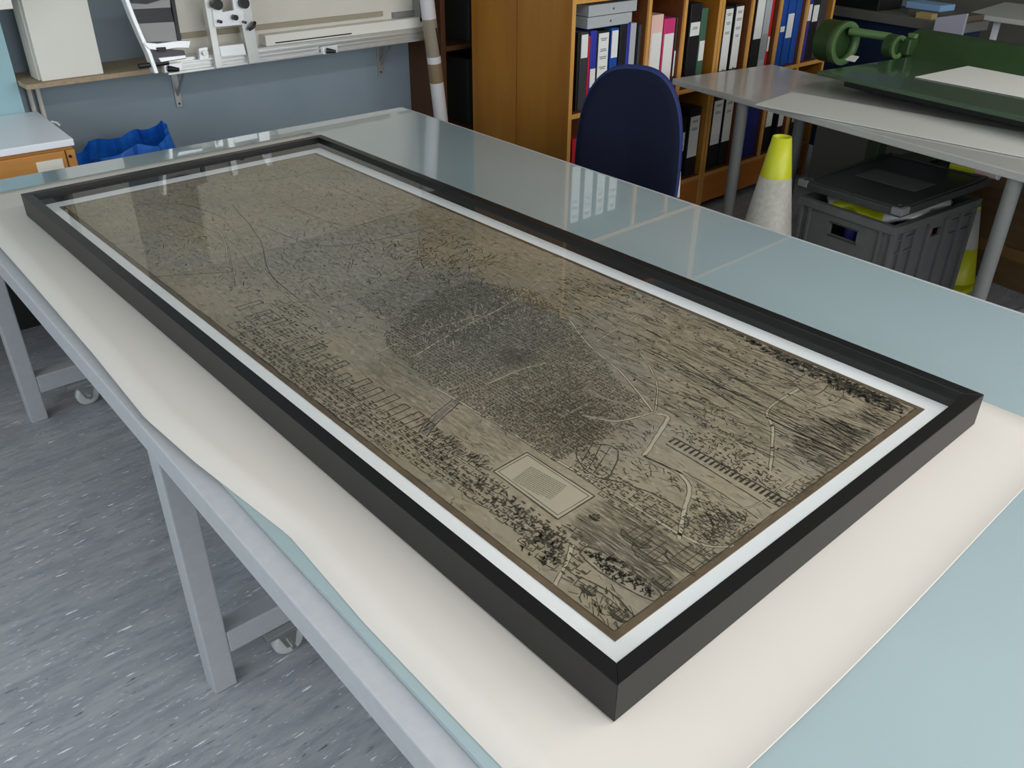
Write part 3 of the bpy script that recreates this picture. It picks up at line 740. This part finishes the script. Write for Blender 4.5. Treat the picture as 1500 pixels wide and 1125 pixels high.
for z in (.05, .43, .82, 1.2, 1.6, TOP-.02): MB().box(2.199, 3.14, YB+DEP+.015, YB+DEP+.31, z, z+.02).build('shelf', m_oaki, rb)
MB().box(3.13, 3.15, YB+DEP+.015, YB+DEP+.31, 0, TOP).build('side_panel', m_oaks, rb)

# files.  px: left,right of the spine at image height py; stored as real x on the shelf front
PAL = {'black': (34, 34, 36), 'charcoal': (62, 62, 64), 'blue': (28, 78, 160), 'royal': (52, 60, 160), 'lightgrey': (176, 180, 184), 'white': (226, 226, 222),
       'red': (196, 36, 50), 'green': (70, 104, 86), 'navy': (34, 44, 108), 'purple': (66, 56, 140), 'magenta': (206, 60, 120), 'pink': (236, 196, 184), 'yellow': (196, 170, 40), 'clear': (150, 156, 158)}
def M_(n): return mat('file_'+n, PAL[n], .35)
m_lab = mat('paper_label', (230, 230, 226), .6); m_txt = mat('label_print', (120, 122, 128), .8)
def fil(pl, pr, py, z0, h, col, labels, lab, ring=False, tint=None, text=0, setback=0., name='lever_arch_file'):
    y0 = YB+.03+setback
    xl = aY(pl, py, y0).x; xr = aY(pr, py, y0).x-.0015
    t = thing(name, ((xl+xr)/2, y0+.14, z0), lab, 'file')
    for dv in (2.188, 2.662, 2.912, 3.168, 3.192, 3.44, 3.69, 3.938, 4.19):
        if xl < dv < xr or xl < dv-.0105 < xr or xl < dv+.0105 < xr:
            if (xl+xr)/2 > dv: xl = max(xl, dv+.0112)
            else: xr = min(xr, dv-.0112)
    w = xr-xl
    MB().box(xl, xr, y0, y0+.27, z0, z0+h).build('cover', M_(col), t, bevel=min(.003, w*.2))
    for (a, b, lm) in labels:
        mm = m_lab if lm == 'w' else M_(lm)
        in_ = w*.08 if lm == 'w' else w*.03
        tx = MB().box(xl+in_, xr-in_, y0-.0012, y0-.0002, z0+h*a, z0+h*b)
        if lm == 'w' and text:
            zz = z0+h*b-.02
            for i in range(text):
                if zz < z0+h*a+.01: break
                for r in range(2):
                    l = w*random.uniform(.35, .6); c = (xl+xr)/2
                    tx.box(c-l/2, c+l/2, y0-.0018, y0-.0013, zz-.0035, zz, 1)
                    zz -= .007
                zz -= random.uniform(.015, .03)
        tx.build('spine_label' if lm == 'w' else 'spine_panel', [mm, m_txt], t)
    if ring:
        r = MB(); c = ((xl+xr)/2, y0-.002, z0+.035); rr = min(.013, w*.3); n = 24
        vs = []; fs = []
        for i in range(n):
            a = 2*math.pi*i/n
            for q, yy in ((rr, 0), (rr-.004, -.001), (rr-.004, .001)): vs.append((c[0]+q*math.cos(a), c[1]+yy, c[2]+q*math.sin(a)))
        for i in range(n):
            j = (i+1) % n
            fs += [(3*i, 3*j, 3*j+1, 3*i+1), (3*i+1, 3*j+1, 3*j+2, 3*i+2), (3*i+2, 3*j+2, 3*j, 3*i)]
        r.add(vs, fs, 0, True); r.build('finger_ring', m_zinc, t)
    return t
ZS = .6655; H = .318
fil(846, 849.5, 80, ZS, H, 'black', [], 'plain black file against the left side of the upper shelf')
fil(850, 861.5, 80, ZS, H, 'charcoal', [(.68, .97, 'w')], 'charcoal file with white label at its top, left of the thin red folder')
fil(861.7, 864.6, 80, ZS, .30, 'red', [], 'thin red folder between charcoal and royal blue files')
fil(864.8, 874, 80, ZS, H, 'royal', [(.28, .52, 'w')], 'royal blue file with white label low on its spine, next to the thin red folder')
fil(874.4, 891.8, 80, ZS, .313, 'black', [(.12, .97, 'w')], 'wide file with nearly full-height printed white label under the flat box files', text=4)
fil(894, 904.8, 80, ZS, .316, 'blue', [(.62, .97, 'w')], 'bright blue file with white label at the top of its spine')
fil(907, 916.8, 80, ZS, .325, 'black', [(.05, .38, 'w')], 'black file with white label near the bottom, left of the slim blue one')
fil(917, 921.5, 80, ZS, .335, 'royal', [], 'slim royal blue file beside the light grey one')
fil(921.8, 930, 80, ZS, .325, 'lightgrey', [], 'light grey file on the upper shelf behind the chair top')
fil(935, 945, 70, ZS, .315, 'charcoal', [(.08, .4, 'w')], 'charcoal file with low white label against the first upper divider')
fil(952, 968.8, 70, ZS, .345, 'pink', [(.2, .78, 'w'), (.0, .14, 'red')], 'white file with pale pink top and orange-red foot', text=0)
fil(970.5, 986.5, 70, ZS, .322, 'magenta', [(.14, .8, 'w')], 'magenta-topped file with long white label and finger ring', ring=True)
fil(988, 995, 70, ZS, .322, 'charcoal', [(.2, .55, 'w')], 'slim charcoal file with white label against the second divider')
fil(1007, 1023, 70, ZS, .37, 'black', [(.62, .78, 'w')], 'tall black file with a square white label high on its spine', text=2)
fil(1023.4, 1032, 70, ZS, .345, 'green', [(.32, .58, 'w')], 'grey-green file with small white label beside the tall black one')
fil(1058.5, 1071, 50, ZS, .335, 'black', [(.12, .97, 'w')], 'white-labelled file with finger ring just right of the double posts', ring=True, text=3)
fil(1073.5, 1085.8, 50, ZS, .34, 'black', [(.12, .97, 'w')], 'white-labelled file with finger ring, second right of the double posts', ring=True, text=4)
fil(1087.5, 1096, 50, ZS, .35, 'charcoal', [(.12, .52, 'w')], 'charcoal file with white label on its lower half, left of grey divider')
fil(1103, 1116, 50, ZS, .385, 'black', [(.42, .98, 'w')], 'tall black file with big blank white label on its upper half')
fil(1117, 1125.5, 50, ZS, .36, 'lightgrey', [(.15, .5, 'clear')], 'light grey file left of a slim red one')
fil(1125.8, 1129, 50, ZS, .36, 'red', [(.25, .45, 'w')], 'slim red file between light grey and blue files')
fil(1129.3, 1137, 50, ZS, .36, 'blue', [], 'plain blue file against the left of the third divider')
fil(1141.5, 1148.5, 50, ZS, .385, 'blue', [(.45, .52, 'w')], 'blue file with tiny white label right of the third divider')
fil(1150, 1160, 50, ZS, .395, 'blue', [(.35, .65, 'w')], 'blue file with tall white label, middle of three blue files')
fil(1161.5, 1173, 50, ZS, .395, 'blue', [], 'plain wide blue file at the right of three blue files')
fil(1178.5, 1184, 50, ZS, .41, 'purple', [(.5, .7, 'w')], 'slim purple file with white label after the fourth divider')
fil(1185, 1194, 50, ZS, .41, 'black', [(.48, .68, 'w')], 'black file with slim white label near the right end of the upper shelf')
fil(1195, 1208, 50, ZS, .42, 'charcoal', [], 'plain charcoal file at the right end of the upper shelf')
ZL = .2105
fil(839, 849, 200, ZL, .335, 'red', [], 'dark red file at the left of the lower shelf behind the chair')
fil(988, 994, 215, ZL, .25, 'yellow', [], 'small yellow-green booklet just right of the chair back on the lower shelf', name='booklet')
fil(996, 1004, 200, ZL, .31, 'black', [(.45, .75, 'w')], 'black file with small white label, first right of the chair on the lower shelf')
fil(1008, 1024, 200, ZL, .34, 'black', [(.28, .88, 'w')], 'black file with large white label left of the lower double posts', text=2)
fil(1041, 1056, 190, ZL, .36, 'black', [(.35, .97, 'w')], 'white-topped lower file left of its twin by the double posts', text=2)
fil(1057.5, 1072, 190, ZL, .36, 'black', [(.35, .97, 'w')], 'white-topped lower file right of its twin, left of the grey table leg', text=2)
fil(1089, 1109, 190, ZL, .36, 'navy', [], 'wide navy file on the lower shelf behind the grey table leg')
fil(1121, 1131, 180, ZL, .345, 'black', [(.4, .95, 'w')], 'lower black file with long white label, left of the cone tip')
fil(1139, 1148, 180, ZL, .345, 'black', [(.35, .95, 'w')], 'lower black file with long white label directly behind the cone tip')
fil(1156, 1176, 190, ZL, .22, 'charcoal', [(.55, .75, 'w')], 'charcoal file with white label low at the right of the lower shelf', text=1)
up = fil(848, 864, 5, 1.1205, .33, 'black', [(.1, .9, 'w')], 'white-labelled file on the shelf above the view, seen mirrored in the glass tabletop', text=3)
up['group'] = 'files on the shelf above the view'
for k in range(1, 4):
    c = up.copy(); COL.objects.link(c); c.location = Vector(up.location)+Vector((k*.084, 0, 0))
    for ch in list(up.children):
        d = ch.copy(); COL.objects.link(d); d.parent = c
# two grey box files lying flat on the upright files
za = ZS+.3265
for i, (pl, pr, z, lab) in enumerate(((861.5, 926, za, 'light grey box file lying flat, lower of two on top of the upright files'), (862.5, 932, za+.047, 'light grey box file lying flat, upper of two on top of the upright files'))):
    xl = aY(pl, 25, YB+.03).x; xr = aY(pr, 25, YB+.03).x
    t = thing('box_file', ((xl+xr)/2, YB+.15, z), lab, 'file', 'flat box files on the upright files')
    MB().box(xl, xr, YB+.03, YB+.26, z, z+.045).build('cover', M_('lightgrey'), t, bevel=.003)
    MB().box((xl+xr)/2-.004, (xl+xr)/2+.004, YB+.028, YB+.0298, z+.018, z+.026).build('stud', m_zinc, t)

# =================================================================== BLUE CHAIR
cx, cy = 2.03, 1.78
CM = RZ(cx, cy, -62)
chair = thing('office_chair', (cx, cy-.25, 0), 'navy blue upholstered office chair between worktable and bookcase, back turned to us', 'chair')
m_navy = mat('navy_fabric', (19, 23, 42), .9, noise=(16, 20, 37), nscale=220, bump=.25, spec=.2)
m_navyl = mat('blue_fabric_rim', (30, 44, 98), .75, noise=(27, 40, 90), nscale=200)
def pad(M, hw, hh, cz, th, ex=2.6, yb=0., bend=.05):
    mb = MB(M); n = 72; vs = []; rings = [(0, .0), (.5, .0), (.85, .004), (.97, .014), (1., .03), (1., th-.03), (.97, th-.014), (.85, th-.004), (.5, th), (0, th)]
    for r, y in rings:
        for i in range(n):
            a = 2*math.pi*i/n; ca, sa = math.cos(a), math.sin(a)
            x = r*hw*math.copysign(abs(ca)**(2/ex), ca); z = r*hh*math.copysign(abs(sa)**(2/ex), sa)
            x *= 1-.05*(z/hh)
            vs.append((x, yb+y+bend*(x/hw)**2*-1, cz+z))
    fs = [(k*n+i, k*n+(i+1) % n, (k+1)*n+(i+1) % n, (k+1)*n+i) for k in range(len(rings)-1) for i in range(n)]
    mb.add(vs, fs, 0, True); return mb
bk = pad(CM, .207, .33, .622, .075, 2.7, 0, .03)
bk.m = [1 if (i//72) in (3, 4, 5) else 0 for i in range(len(bk.f))]  # backrest rim faces take the lighter blue
bk.build('backrest', [m_navy, m_navyl], chair)
MB(CM).box(-.03, .03, .078, .098, .30, .7).build('back_stem', m_blk, chair, bevel=.004)
se = MB(CM @ Matrix.Translation((0, -.25, .45)) @ Matrix.Rotation(math.radians(90), 4, 'X'))
sp_ = pad(Matrix.Translation((0, 0, 0)), .24, .23, 0, .07, 3.2, 0, 0)
se.v = [tuple(CM @ Vector((v[0], -.24+v[2], .42+v[1]))) for v in sp_.v]; se.f = sp_.f; se.m = sp_.m; se.sm = sp_.sm
se.build('seat', m_navy, chair)
MB(CM).cyl((0, -.22, .1), (0, -.22, .42), .028).build('gas_column', m_blk, chair)
MB(CM).box(-.025, .025, -.22, .098, .30, .33).build('stem_bracket', m_blk, chair, bevel=.003)
for k in range(5):
    a = 2*math.pi*k/5+.3; ex, ey = .27*math.cos(a), -.22+.27*math.sin(a)
    MB(CM).cone((0, -.22, .12), (ex, ey, .075), .026, .016, 12).build('base_arm', m_blk, chair)
    MB(CM).cyl((ex-.012, ey, .03), (ex+.012, ey, .03), .03, 16).build('castor', m_blk, chair)
MB(CM).tube([(.15, .085, .60), (.192, .085, .56), (.197, .085, .46)], .006).build('adjust_lever', mat('pale_plastic', (200, 206, 206), .4), chair)

# =================================================================== GREY TABLE (right)
T2 = RZ(2.656, 2.091, -8.95)
m_gtop = mat('grey_laminate', (166, 164, 160), .3, noise=(162, 160, 156), nscale=20, coat=.35, coat_rough=.08)
m_gleg = mat('grey_tube_steel', (112, 114, 112), .4)
t2 = thing('grey_table', tuple((T2 @ Vector((.31, -1.2, 0))).to_2d())+(0,), 'light grey laminate table on round steel legs at the right', 'table')
MB(T2).box(0, .62, -2.6, 0, .754, .78).build('tabletop', m_gtop, t2, bevel=.003)
for (lx, ly) in ((.03, -.40), (.03, -1.56), (.40, -.40), (.55, -1.56), (.03, -2.5), (.55, -2.5)):
    MB(T2).cyl((lx, ly, 0), (lx, ly, .7535), .024).build('leg', m_gleg, t2)
for ly in (-.40, -1.56, -2.5): MB(T2).cyl((.054, ly, .2), (.526 if ly < -1 else .376, ly, .2), .02).build('crossbar', m_gleg, t2)
for lx in (.55,): MB(T2).box(lx-.012, lx+.012, -2.476, -1.584, .725, .7535).build('rail', m_gleg, t2, bevel=.002)
o = MB().prism([tuple(aZ(*q, .7815)) for q in ((1106, 154), (1160, 136), (1560, 206), (1560, 243))], (0, 0, .004)).build('white_board', mat('white_card_sheet', (190, 190, 184), .6), bevel=.0005)
tag(o, 'long off-white card lying along the front of the grey table', 'card sheet')

# =================================================================== GREEN PRESS
PM = RZ(2.918, 1.556, -9.0)
m_green = mat('machine_green_gloss', (58, 80, 58), .22, coat=.8, noise=(54, 75, 54), nscale=12, coat_rough=.05)
m_greend = mat('machine_green', (44, 68, 34), .4, noise=(38, 60, 30), nscale=14)
m_greenl = mat('machine_green_light', (84, 112, 70), .4)
m_dark = mat('dark_iron', (34, 36, 34), .5)
pr = thing('etching_press', tuple((PM @ Vector((.4, -1.0, 0))).to_2d())+(0,), 'large green printing press with glossy flat bed and long roller beyond the grey table', 'printing press')
MB(PM).box(0, .63, -2.3, 0, .843, .86).build('bed', m_green, pr, bevel=.004)
MB(PM).box(.12, .6, -2.3, -.05, .795, .8425).build('bed_frame', m_dark, pr, bevel=.003)
MB(PM).cyl((.755, -2.3, .83), (.755, .075, .83), .125, 40).build('roller', m_greend, pr)
MB(PM).cyl((.755, .075, .83), (.755, .12, .83), .05, 24).build('roller_axle', m_dark, pr)
dm = MB(PM).cyl((.50, .30, .885), (.50, .38, .885), .092, 40).build('gear_drum', m_greend, pr, bevel=.004)
MB(PM).lathe((.50, .265, .885), [(.095, .0), (.095, .034), (.070, .034), (.070, .0), (.095, .0)], 40, 0, 'y').build('drum_rim', m_greenl, pr)
MB(PM).cyl((.53, .28, .935), (.58, .10, .93), .018, 16).build('linkage_arm', m_greenl, pr)
MB(PM).cyl((.58, .06, .895), (.58, .10, .895), .05, 28).build('small_gear', m_greend, pr, bevel=.003)
MB(PM).lathe((.58, .043, .895), [(.05, 0), (.05, .017), (.032, .017), (.032, 0), (.05, 0)], 28, 0, 'y').build('gear_rim', m_greenl, pr)
MB(PM).box(.60, .66, .01, .10, .862, .93).build('bearing_block', m_greend, pr, bevel=.006)
MB(PM).box(.63, .655, .012, .05, .931, .95).build('cap', m_greenl, pr, bevel=.003)
for (lx, ly) in ((.34, -.12), (.93, -.12), (.34, -1.05), (.93, -1.05), (.34, -2.2), (.93, -2.2)):
    MB(PM).box(lx-.03, lx+.03, ly-.03, ly+.03, 0, .7945).build('leg', mat('press_leg_green', (52, 66, 46), .45), pr, bevel=.004)
MB(PM).box(.37, .90, -.13, -.11, .40, .46).build('cross_tie', mat('press_leg_green', (52, 66, 46), .45), pr, bevel=.003)
o = MB().prism([tuple(aZ(*q, .8615)) for q in ((1340, 113), (1418, 97), (1560, 124), (1560, 155))], (0, 0, .0015)).build('paper_sheet', mat('white_paper', (222, 221, 214), .6)); tag(o, 'white sheet of paper on the green press bed', 'paper')
o = MB().prism([tuple(aZ(*q, .8615)) for q in ((1238, 88), (1247, 82), (1258, 84), (1252, 91))], (0, 0, .004)).build('paper_scrap', mat('white_paper', (222, 221, 214), .6)); tag(o, 'small pale scrap on the press bed beside the gear drum', 'paper')

# =================================================================== UNDER THE GREY TABLE
def cone_thing(x, y, label, rb=.15, h=.75, cols=(), bs=.2):
    m_y = mat('fluorescent_yellow', (176, 180, 30), .35); m_w = mat('reflective_white', (170, 168, 160), .4, noise=(152, 150, 142), nscale=60)
    t = thing('traffic_cone', (x, y, 0), label, 'traffic cone')
    MB().box(x-bs, x+bs, y-bs, y+bs, 0, .03).build('base', m_y, t, bevel=.01)
    r = lambda z: rb+(.034-rb)*(z-.03)/(h-.03)
    z0 = .031; zz = [(a, b, c) for a, b, c in cols]
    for a, b, c in zz:
        za_ = .031+(h-.031)*a; zb = .031+(h-.031)*b
        q = MB(); q.lathe((x, y, 0), [(r(za_), za_), (r(zb), zb), (r(zb)-.004, zb), (r(za_)-.004, za_), (r(za_), za_)], 40)
        q.build('reflective_sleeve' if c == 'w' else 'cone_body', m_w if c == 'w' else m_y, t)
    return t
cc = aX(1146, 200, 2.32)
cone_thing(2.32, cc.y, 'traffic cone with yellow top and white body under the edge of the grey table', .15, cc.z, ((0, .8, 'w'), (.8, 1., 'y')))
c2 = aX(1419, 305, 3.12)
cone_thing(3.31, aX(1388, 425, 3.31).y, 'yellow traffic cone with white band half hidden behind the grey crate', .095, aX(1419, 298, 3.31).z, ((0, .46, 'y'), (.46, .97, 'w'), (.97, 1, 'y')), .11)

# grey crate
KM = RZ(2.60, 1.335, -6)
m_crate = mat('grey_crate_plastic', (96, 98, 98), .45, noise=(90, 92, 92), nscale=30)
m_crated = mat('dark_crate_plastic', (58, 60, 60), .4)
kr = thing('storage_crate', tuple((KM @ Vector((.28, -.2, 0))).to_2d())+(0,), 'stackable grey plastic crate with raised dark lid under the grey table', 'crate')
KX, KY, KH = .56, .41, .455
b = MB(KM); tt = .012
b.box(0, KX, -KY, 0, .0, .012)
# walls with hand holes: left (-X face) and near (-Y face)
def wallx(x): # wall in YZ plane with hole
    b.box(x, x+tt, -KY, 0, .012, KH-.11); b.box(x, x+tt, -KY, 0, KH-.065, KH); b.box(x, x+tt, -KY, -KY/2-.06, KH-.11, KH-.065); b.box(x, x+tt, -KY/2+.06, 0, KH-.11, KH-.065)
def wally(y):
    b.box(tt, KX-tt, y, y+tt, .012, KH-.10); b.box(tt, KX-tt, y, y+tt, KH-.065, KH); b.box(tt, KX/2-.03, y, y+tt, KH-.10, KH-.065); b.box(KX/2+.05, KX-tt, y, y+tt, KH-.10, KH-.065)
wallx(0); wallx(KX-tt); wally(-KY); wally(-tt)
b.build('crate_body', m_crate, kr)
r_ = MB(KM)
r_.box(-.012, KX+.012, -KY-.012, -KY, KH-.03, KH).box(-.012, KX+.012, 0, .012, KH-.03, KH).box(-.012, 0, -KY, 0, KH-.03, KH).box(KX, KX+.012, -KY, 0, KH-.03, KH)
for y in (-KY-.008, -KY+.04, -.05, -.012): r_.box(-.010, 0, y, y+.012, .0, KH-.031)
for x in (-.008, .05, .13, .22, .34, .44, .53): r_.box(x, x+.022, -KY-.012, -KY, .0, KH-.031)
for z in (KH-.06, KH-.115): r_.box(0, .14, -KY-.010, -KY, z, z+.006); r_.box(.40, KX, -KY-.010, -KY, z, z+.006)
r_.build('ribs_and_rim', m_crate, kr, bevel=.001)
rim = MB(KM); 
for a in ((-.004, -.0005, -KY/2-.066, -KY/2+.066, KH-.116, KH-.111), (-.004, -.0005, -KY/2-.066, -KY/2+.066, KH-.064, KH-.059)): rim.box(*a)
rim.build('handle_surround', m_crated, kr)
LM = KM @ Matrix.Translation((0.0, 0.0, KH+.036)) @ Matrix.Rotation(math.radians(-.8), 4, 'X') @ Matrix.Rotation(math.radians(-1), 4, 'Y')
ld = MB(LM).box(-.02, KX+.02, -KY-.02, .02, 0, .03).build('lid', m_crated, kr, bevel=.005)
lr = MB(LM); lr.box(-.01, KX+.01, -KY-.01, -KY+.006, .0302, .036).box(-.01, KX+.01, -.006, .01, .0302, .036).box(-.01, .006, -KY, 0, .0302, .036).box(KX-.006, KX+.01, -KY, 0, .0302, .036)
lr.build('raised_edge', m_crated, ld)
MB(LM).box(.20, .34, -.34, -.08, .0302, .0312).build('sticker', mat('faded_sticker', (104, 104, 102), .5), ld)
MB(LM).box(-.022, .03, -KY-.023, -KY+.02, .008, .034).build('lid_clip', mat('grey_clip', (120, 122, 122), .4), ld, bevel=.002)
MB(LM).box(-.022, .02, -.02, .023, .008, .034).build('lid_clip', mat('grey_clip', (120, 122, 122), .4), ld, bevel=.002)
# bag in crate
def bagblob(cx, cy, cz, rx, ry, rz, name, mats, lab, cat, seed):
    rnd = random.Random(seed); mb = MB(); n = 40; m = 20; vs = []
    ph = [rnd.uniform(0, 6) for _ in range(6)]
    for j in range(m+1):
        t = math.pi*j/m
        for i in range(n):
            a = 2*math.pi*i/n
            k = 1+.08*math.sin(4*a+ph[0]+2*t)+.06*math.sin(7*a+ph[1]-3*t)+.04*math.sin(13*a+ph[2]+5*t)
            vs.append(tuple(KM @ Vector((cx+rx*k*math.sin(t)*math.cos(a), cy+ry*k*math.sin(t)*math.sin(a), cz+rz*k*math.cos(t)))))
    fs = []; mi = []
    for j in range(m):
        for i in range(n):
            fs.append((j*n+i, j*n+(i+1) % n, (j+1)*n+(i+1) % n, (j+1)*n+i))
    mb.add(vs, fs, 0, True)
    for q, f in enumerate(mb.f):
        i = q % n; a = 360*i/n
        mb.m[q] = 1 if 150 < a < 215 else 0
    o = mb.build(name, mats); tag(o, lab, cat); return o
bagblob(.275, -.205, .445, .262, .190, .046, 'plastic_bag', [mat('white_polythene', (206, 206, 204), .4, bump=.5, noise=(190, 190, 190), nscale=40), mat('fluorescent_yellow', (176, 180, 30), .35)], 'white and yellow plastic bag bulging from under the crate lid', 'bag', 4)
# blue and orange things seen through the hand holes
o = MB(KM).cyl((.07, -.20, .30), (.07, -.20, .385), .03, 20).build('spray_can', mat('blue_can', (50, 50, 130), .4)); tag(o, 'dark blue container seen through the front hand hole of the crate', 'container')
o = MB(KM).cyl((.30, -.37, .30), (.30, -.37, .378), .022, 20).build('bottle', mat('orange_plastic', (224, 120, 30), .4)); tag(o, 'orange bottle top showing in the side hand hole of the crate', 'bottle')
rt = thing('rolled_sheet', tuple(aX(1425, 250, 3.14)), 'yellow and pink roll lying across the back corner of the crate lid', 'roll')
a = aX(1394, 243, 3.14); b_ = aX(1430, 249, 3.14); c = aX(1462, 256, 3.14)
ay, by, cy_ = a.y, b_.y, c.y
MB().cyl((3.14, ay, .552), (3.14, by, .552), .022).build('yellow_wrap', mat('fluorescent_yellow', (176, 180, 30), .35), rt)
MB().cyl((3.14, by, .552), (3.14, cy_, .552), .017).build('tube_body', mat('pink_card', (206, 176, 166), .5), rt)
MB().cyl((3.14, cy_, .552), (3.14, cy_-.008, .552), .018).build('end_cap', m_white, rt)

# grey cabinet and wooden case further back
gc = thing('metal_cabinet', (4.15, 1.9, 0), 'grey metal cabinet in the shade behind the crate', 'cabinet')
MB(RZ(3.98, 2.1, -9)).box(0, .45, -1.15, 0, 0, .62).build('carcass', mat('cabinet_grey_metal', (108, 110, 106), .5), gc, bevel=.004)  # carcass in an even mid-grey metal
p = aX(1356, 232, 3.84); d_ = MB()
d_.lathe((3.835, p.y, p.z), [(.045, 0), (.05, -.012), (.034, -.016), (.030, -.006), (.018, -.006), (.016, -.018), (.0, -.018)], 28, 0, 'x')
o = d_.build('cable_reel', mat('reel_black', (30, 32, 32), .35)); o.parent = None; tag(o, 'round black and silver reel against the grey cabinet behind the crate', 'reel')
rr = MB(); rr.lathe((3.8155, p.y, p.z), [(.026, 0), (.028, -.003), (.020, -.003), (.018, 0)], 28, 0, 'x'); q = rr.build('reel_ring', m_zinc, o)
wc = thing('wooden_case', (3.75, .6, 0), 'brown wooden case on the floor under the green press', 'box')
m_brown = mat('brown_ply', (112, 88, 60), .6, noise=(98, 74, 48), nscale=4, stretch=(1, 1, 8))
MB(RZ(3.5, 1.08, -9)).box(0, .2, -1.2, 0, .0, .40).build('body', m_brown, wc, bevel=.003)
MB(RZ(3.5, 1.08, -9)).box(-.012, -.0005, -1.2, 0, .13, .18).build('batten', mat('brown_ply_light', (134, 96, 56), .6), wc, bevel=.002)

# =================================================================== FAR RIGHT
WB = RZ(4.8, 2.75, -8)
wb = thing('workbench', (5.1, 2.2, 0), 'dark-topped workbench with grey edge and navy drawers behind the green press', 'workbench')
MB(WB).box(0, .3, -1.0, 0, .80, .85).build('worktop', mat('bench_grey', (104, 104, 98), .5, noise=(94, 94, 90), nscale=9), wb, bevel=.003)
MB(WB).box(.03, .29, -.97, -.01, .0, .7995).build('drawer_unit', mat('navy_steel', (24, 36, 66), .5), wb, bevel=.003)
o = MB(WB).box(.05, .28, -.45, -.02, .8505, 1.0).build('equipment_case', m_blk, bevel=.006); tag(o, 'black case on the left half of the far workbench', 'case')
o = MB(WB).box(.09, .29, -.97, -.62, .8505, .88).build('brown_folder_box', mat('brown_card', (92, 84, 72), .6), bevel=.003); tag(o, 'low brown box on the right end of the far workbench', 'box')
o = MB(WB).box(.12, .26, -.80, -.58, .8815, .915).build('tray', mat('light_blue_plastic', (130, 168, 206), .4), bevel=.003); tag(o, 'light blue tray on the far workbench at the top of the view', 'tray')
o = MB(WB).box(.02, .075, -.82, -.72, .8505, .88).build('wood_block', mat('tan_block', (170, 150, 100), .6), bevel=.002); tag(o, 'small tan wooden block on the edge of the far workbench', 'block')
a = aX(1371, 26, 4.58); b = aX(1417, 20, 4.58)
o = MB().prism([(4.58, a.y, 0), (4.58, a.y, a.z), (4.58, b.y, b.z), (4.58, b.y, 0)], (.02, 0, 0)).build('lilac_panel', mat('lilac_board', (160, 160, 176), .6), bevel=.002); tag(o, 'pale lilac board standing at the end of the far workbench', 'board')
t3 = thing('white_table', (6.3, 1.8, 0), 'white table with thin legs at the top right corner', 'table')
MB().prism([tuple(aZ(*q, .75)) for q in ((1417, 19), (1472, 3), (1640, 20), (1640, 50))], (0, 0, -.03)).build('tabletop', m_offw, t3, bevel=.004)
for (px, py) in ((1417, 22), (1461, 30)):
    p = aZ(px, py, .72); MB().box(p.x-.015, p.x+.02, p.y-.02, p.y+.015, 0, .7195).build('leg', m_white, t3, bevel=.003)
o = MB().box(5.6, 6.6, 2.7, 3.25, 0, .66).build('storage_cabinet', mat('dark_cabinet', (48, 46, 42), .5), bevel=.004); tag(o, 'dark low cabinet against the back wall beyond the bookcase', 'cabinet')

# =================================================================== CAMERA + LIGHT
cam = bpy.data.cameras.new('camera'); cam.sensor_width = 36; cam.lens = F/1500*36; cam.clip_start = .02
co = bpy.data.objects.new('camera', cam); COL.objects.link(co)
R = Matrix(((RM[0][0], -RM[0][1], -RM[0][2]), (RM[1][0], -RM[1][1], -RM[1][2]), (RM[2][0], -RM[2][1], -RM[2][2])))
co.matrix_world = Matrix.Translation(CAM) @ R.to_4x4()
S.camera = co
wd = bpy.data.worlds.new('sky'); S.world = wd; wd.use_nodes = True
bg = wd.node_tree.nodes['Background']; bg.inputs[0].default_value = (.80, .90, 1, 1); bg.inputs[1].default_value = 1.7
for i, lx in enumerate((-.1, 1.7, 3.5)):
    f = MB(); f.box(lx-.75, lx+.75, -1.2, -.9, 2.83, 2.8995); struct(f.build('trim_%d' % (i+2), m_wf, bevel=.004))  # housings added out of view on the ceiling for the overhead fill
def area(name, loc, rot_, sx, sy, e, col):
    l = bpy.data.lights.new(name, 'AREA'); l.shape = 'RECTANGLE'; l.size = sx; l.size_y = sy; l.energy = e; l.color = col
    o = bpy.data.objects.new(name, l); COL.objects.link(o); o.location = loc; o.rotation_euler = rot_; return o
area('daylight_window_1', (-2.75, .55, 1.75), (0, math.radians(-90), 0), 1.7, 4.4, 48, (.9, .96, 1.))
area('daylight_window_2', (1.5, -3.25, 1.85), (math.radians(90), 0, 0), 5.4, 1.8, 110, (1., .98, .95))
S.view_settings.view_transform = 'Standard'; S.view_settings.look = 'None'; S.view_settings.gamma = 1
S.view_settings.use_curve_mapping = False
S.view_settings.exposure = -0.12
for i, lx in enumerate((-.1, 1.7, 3.5)): area('added_ceiling_fill', (lx, -1.05, 2.825), (0, 0, 0), 1.45, .28, 25, (1., .985, .97))  # added unseen overhead fill, brightens the map's white mount
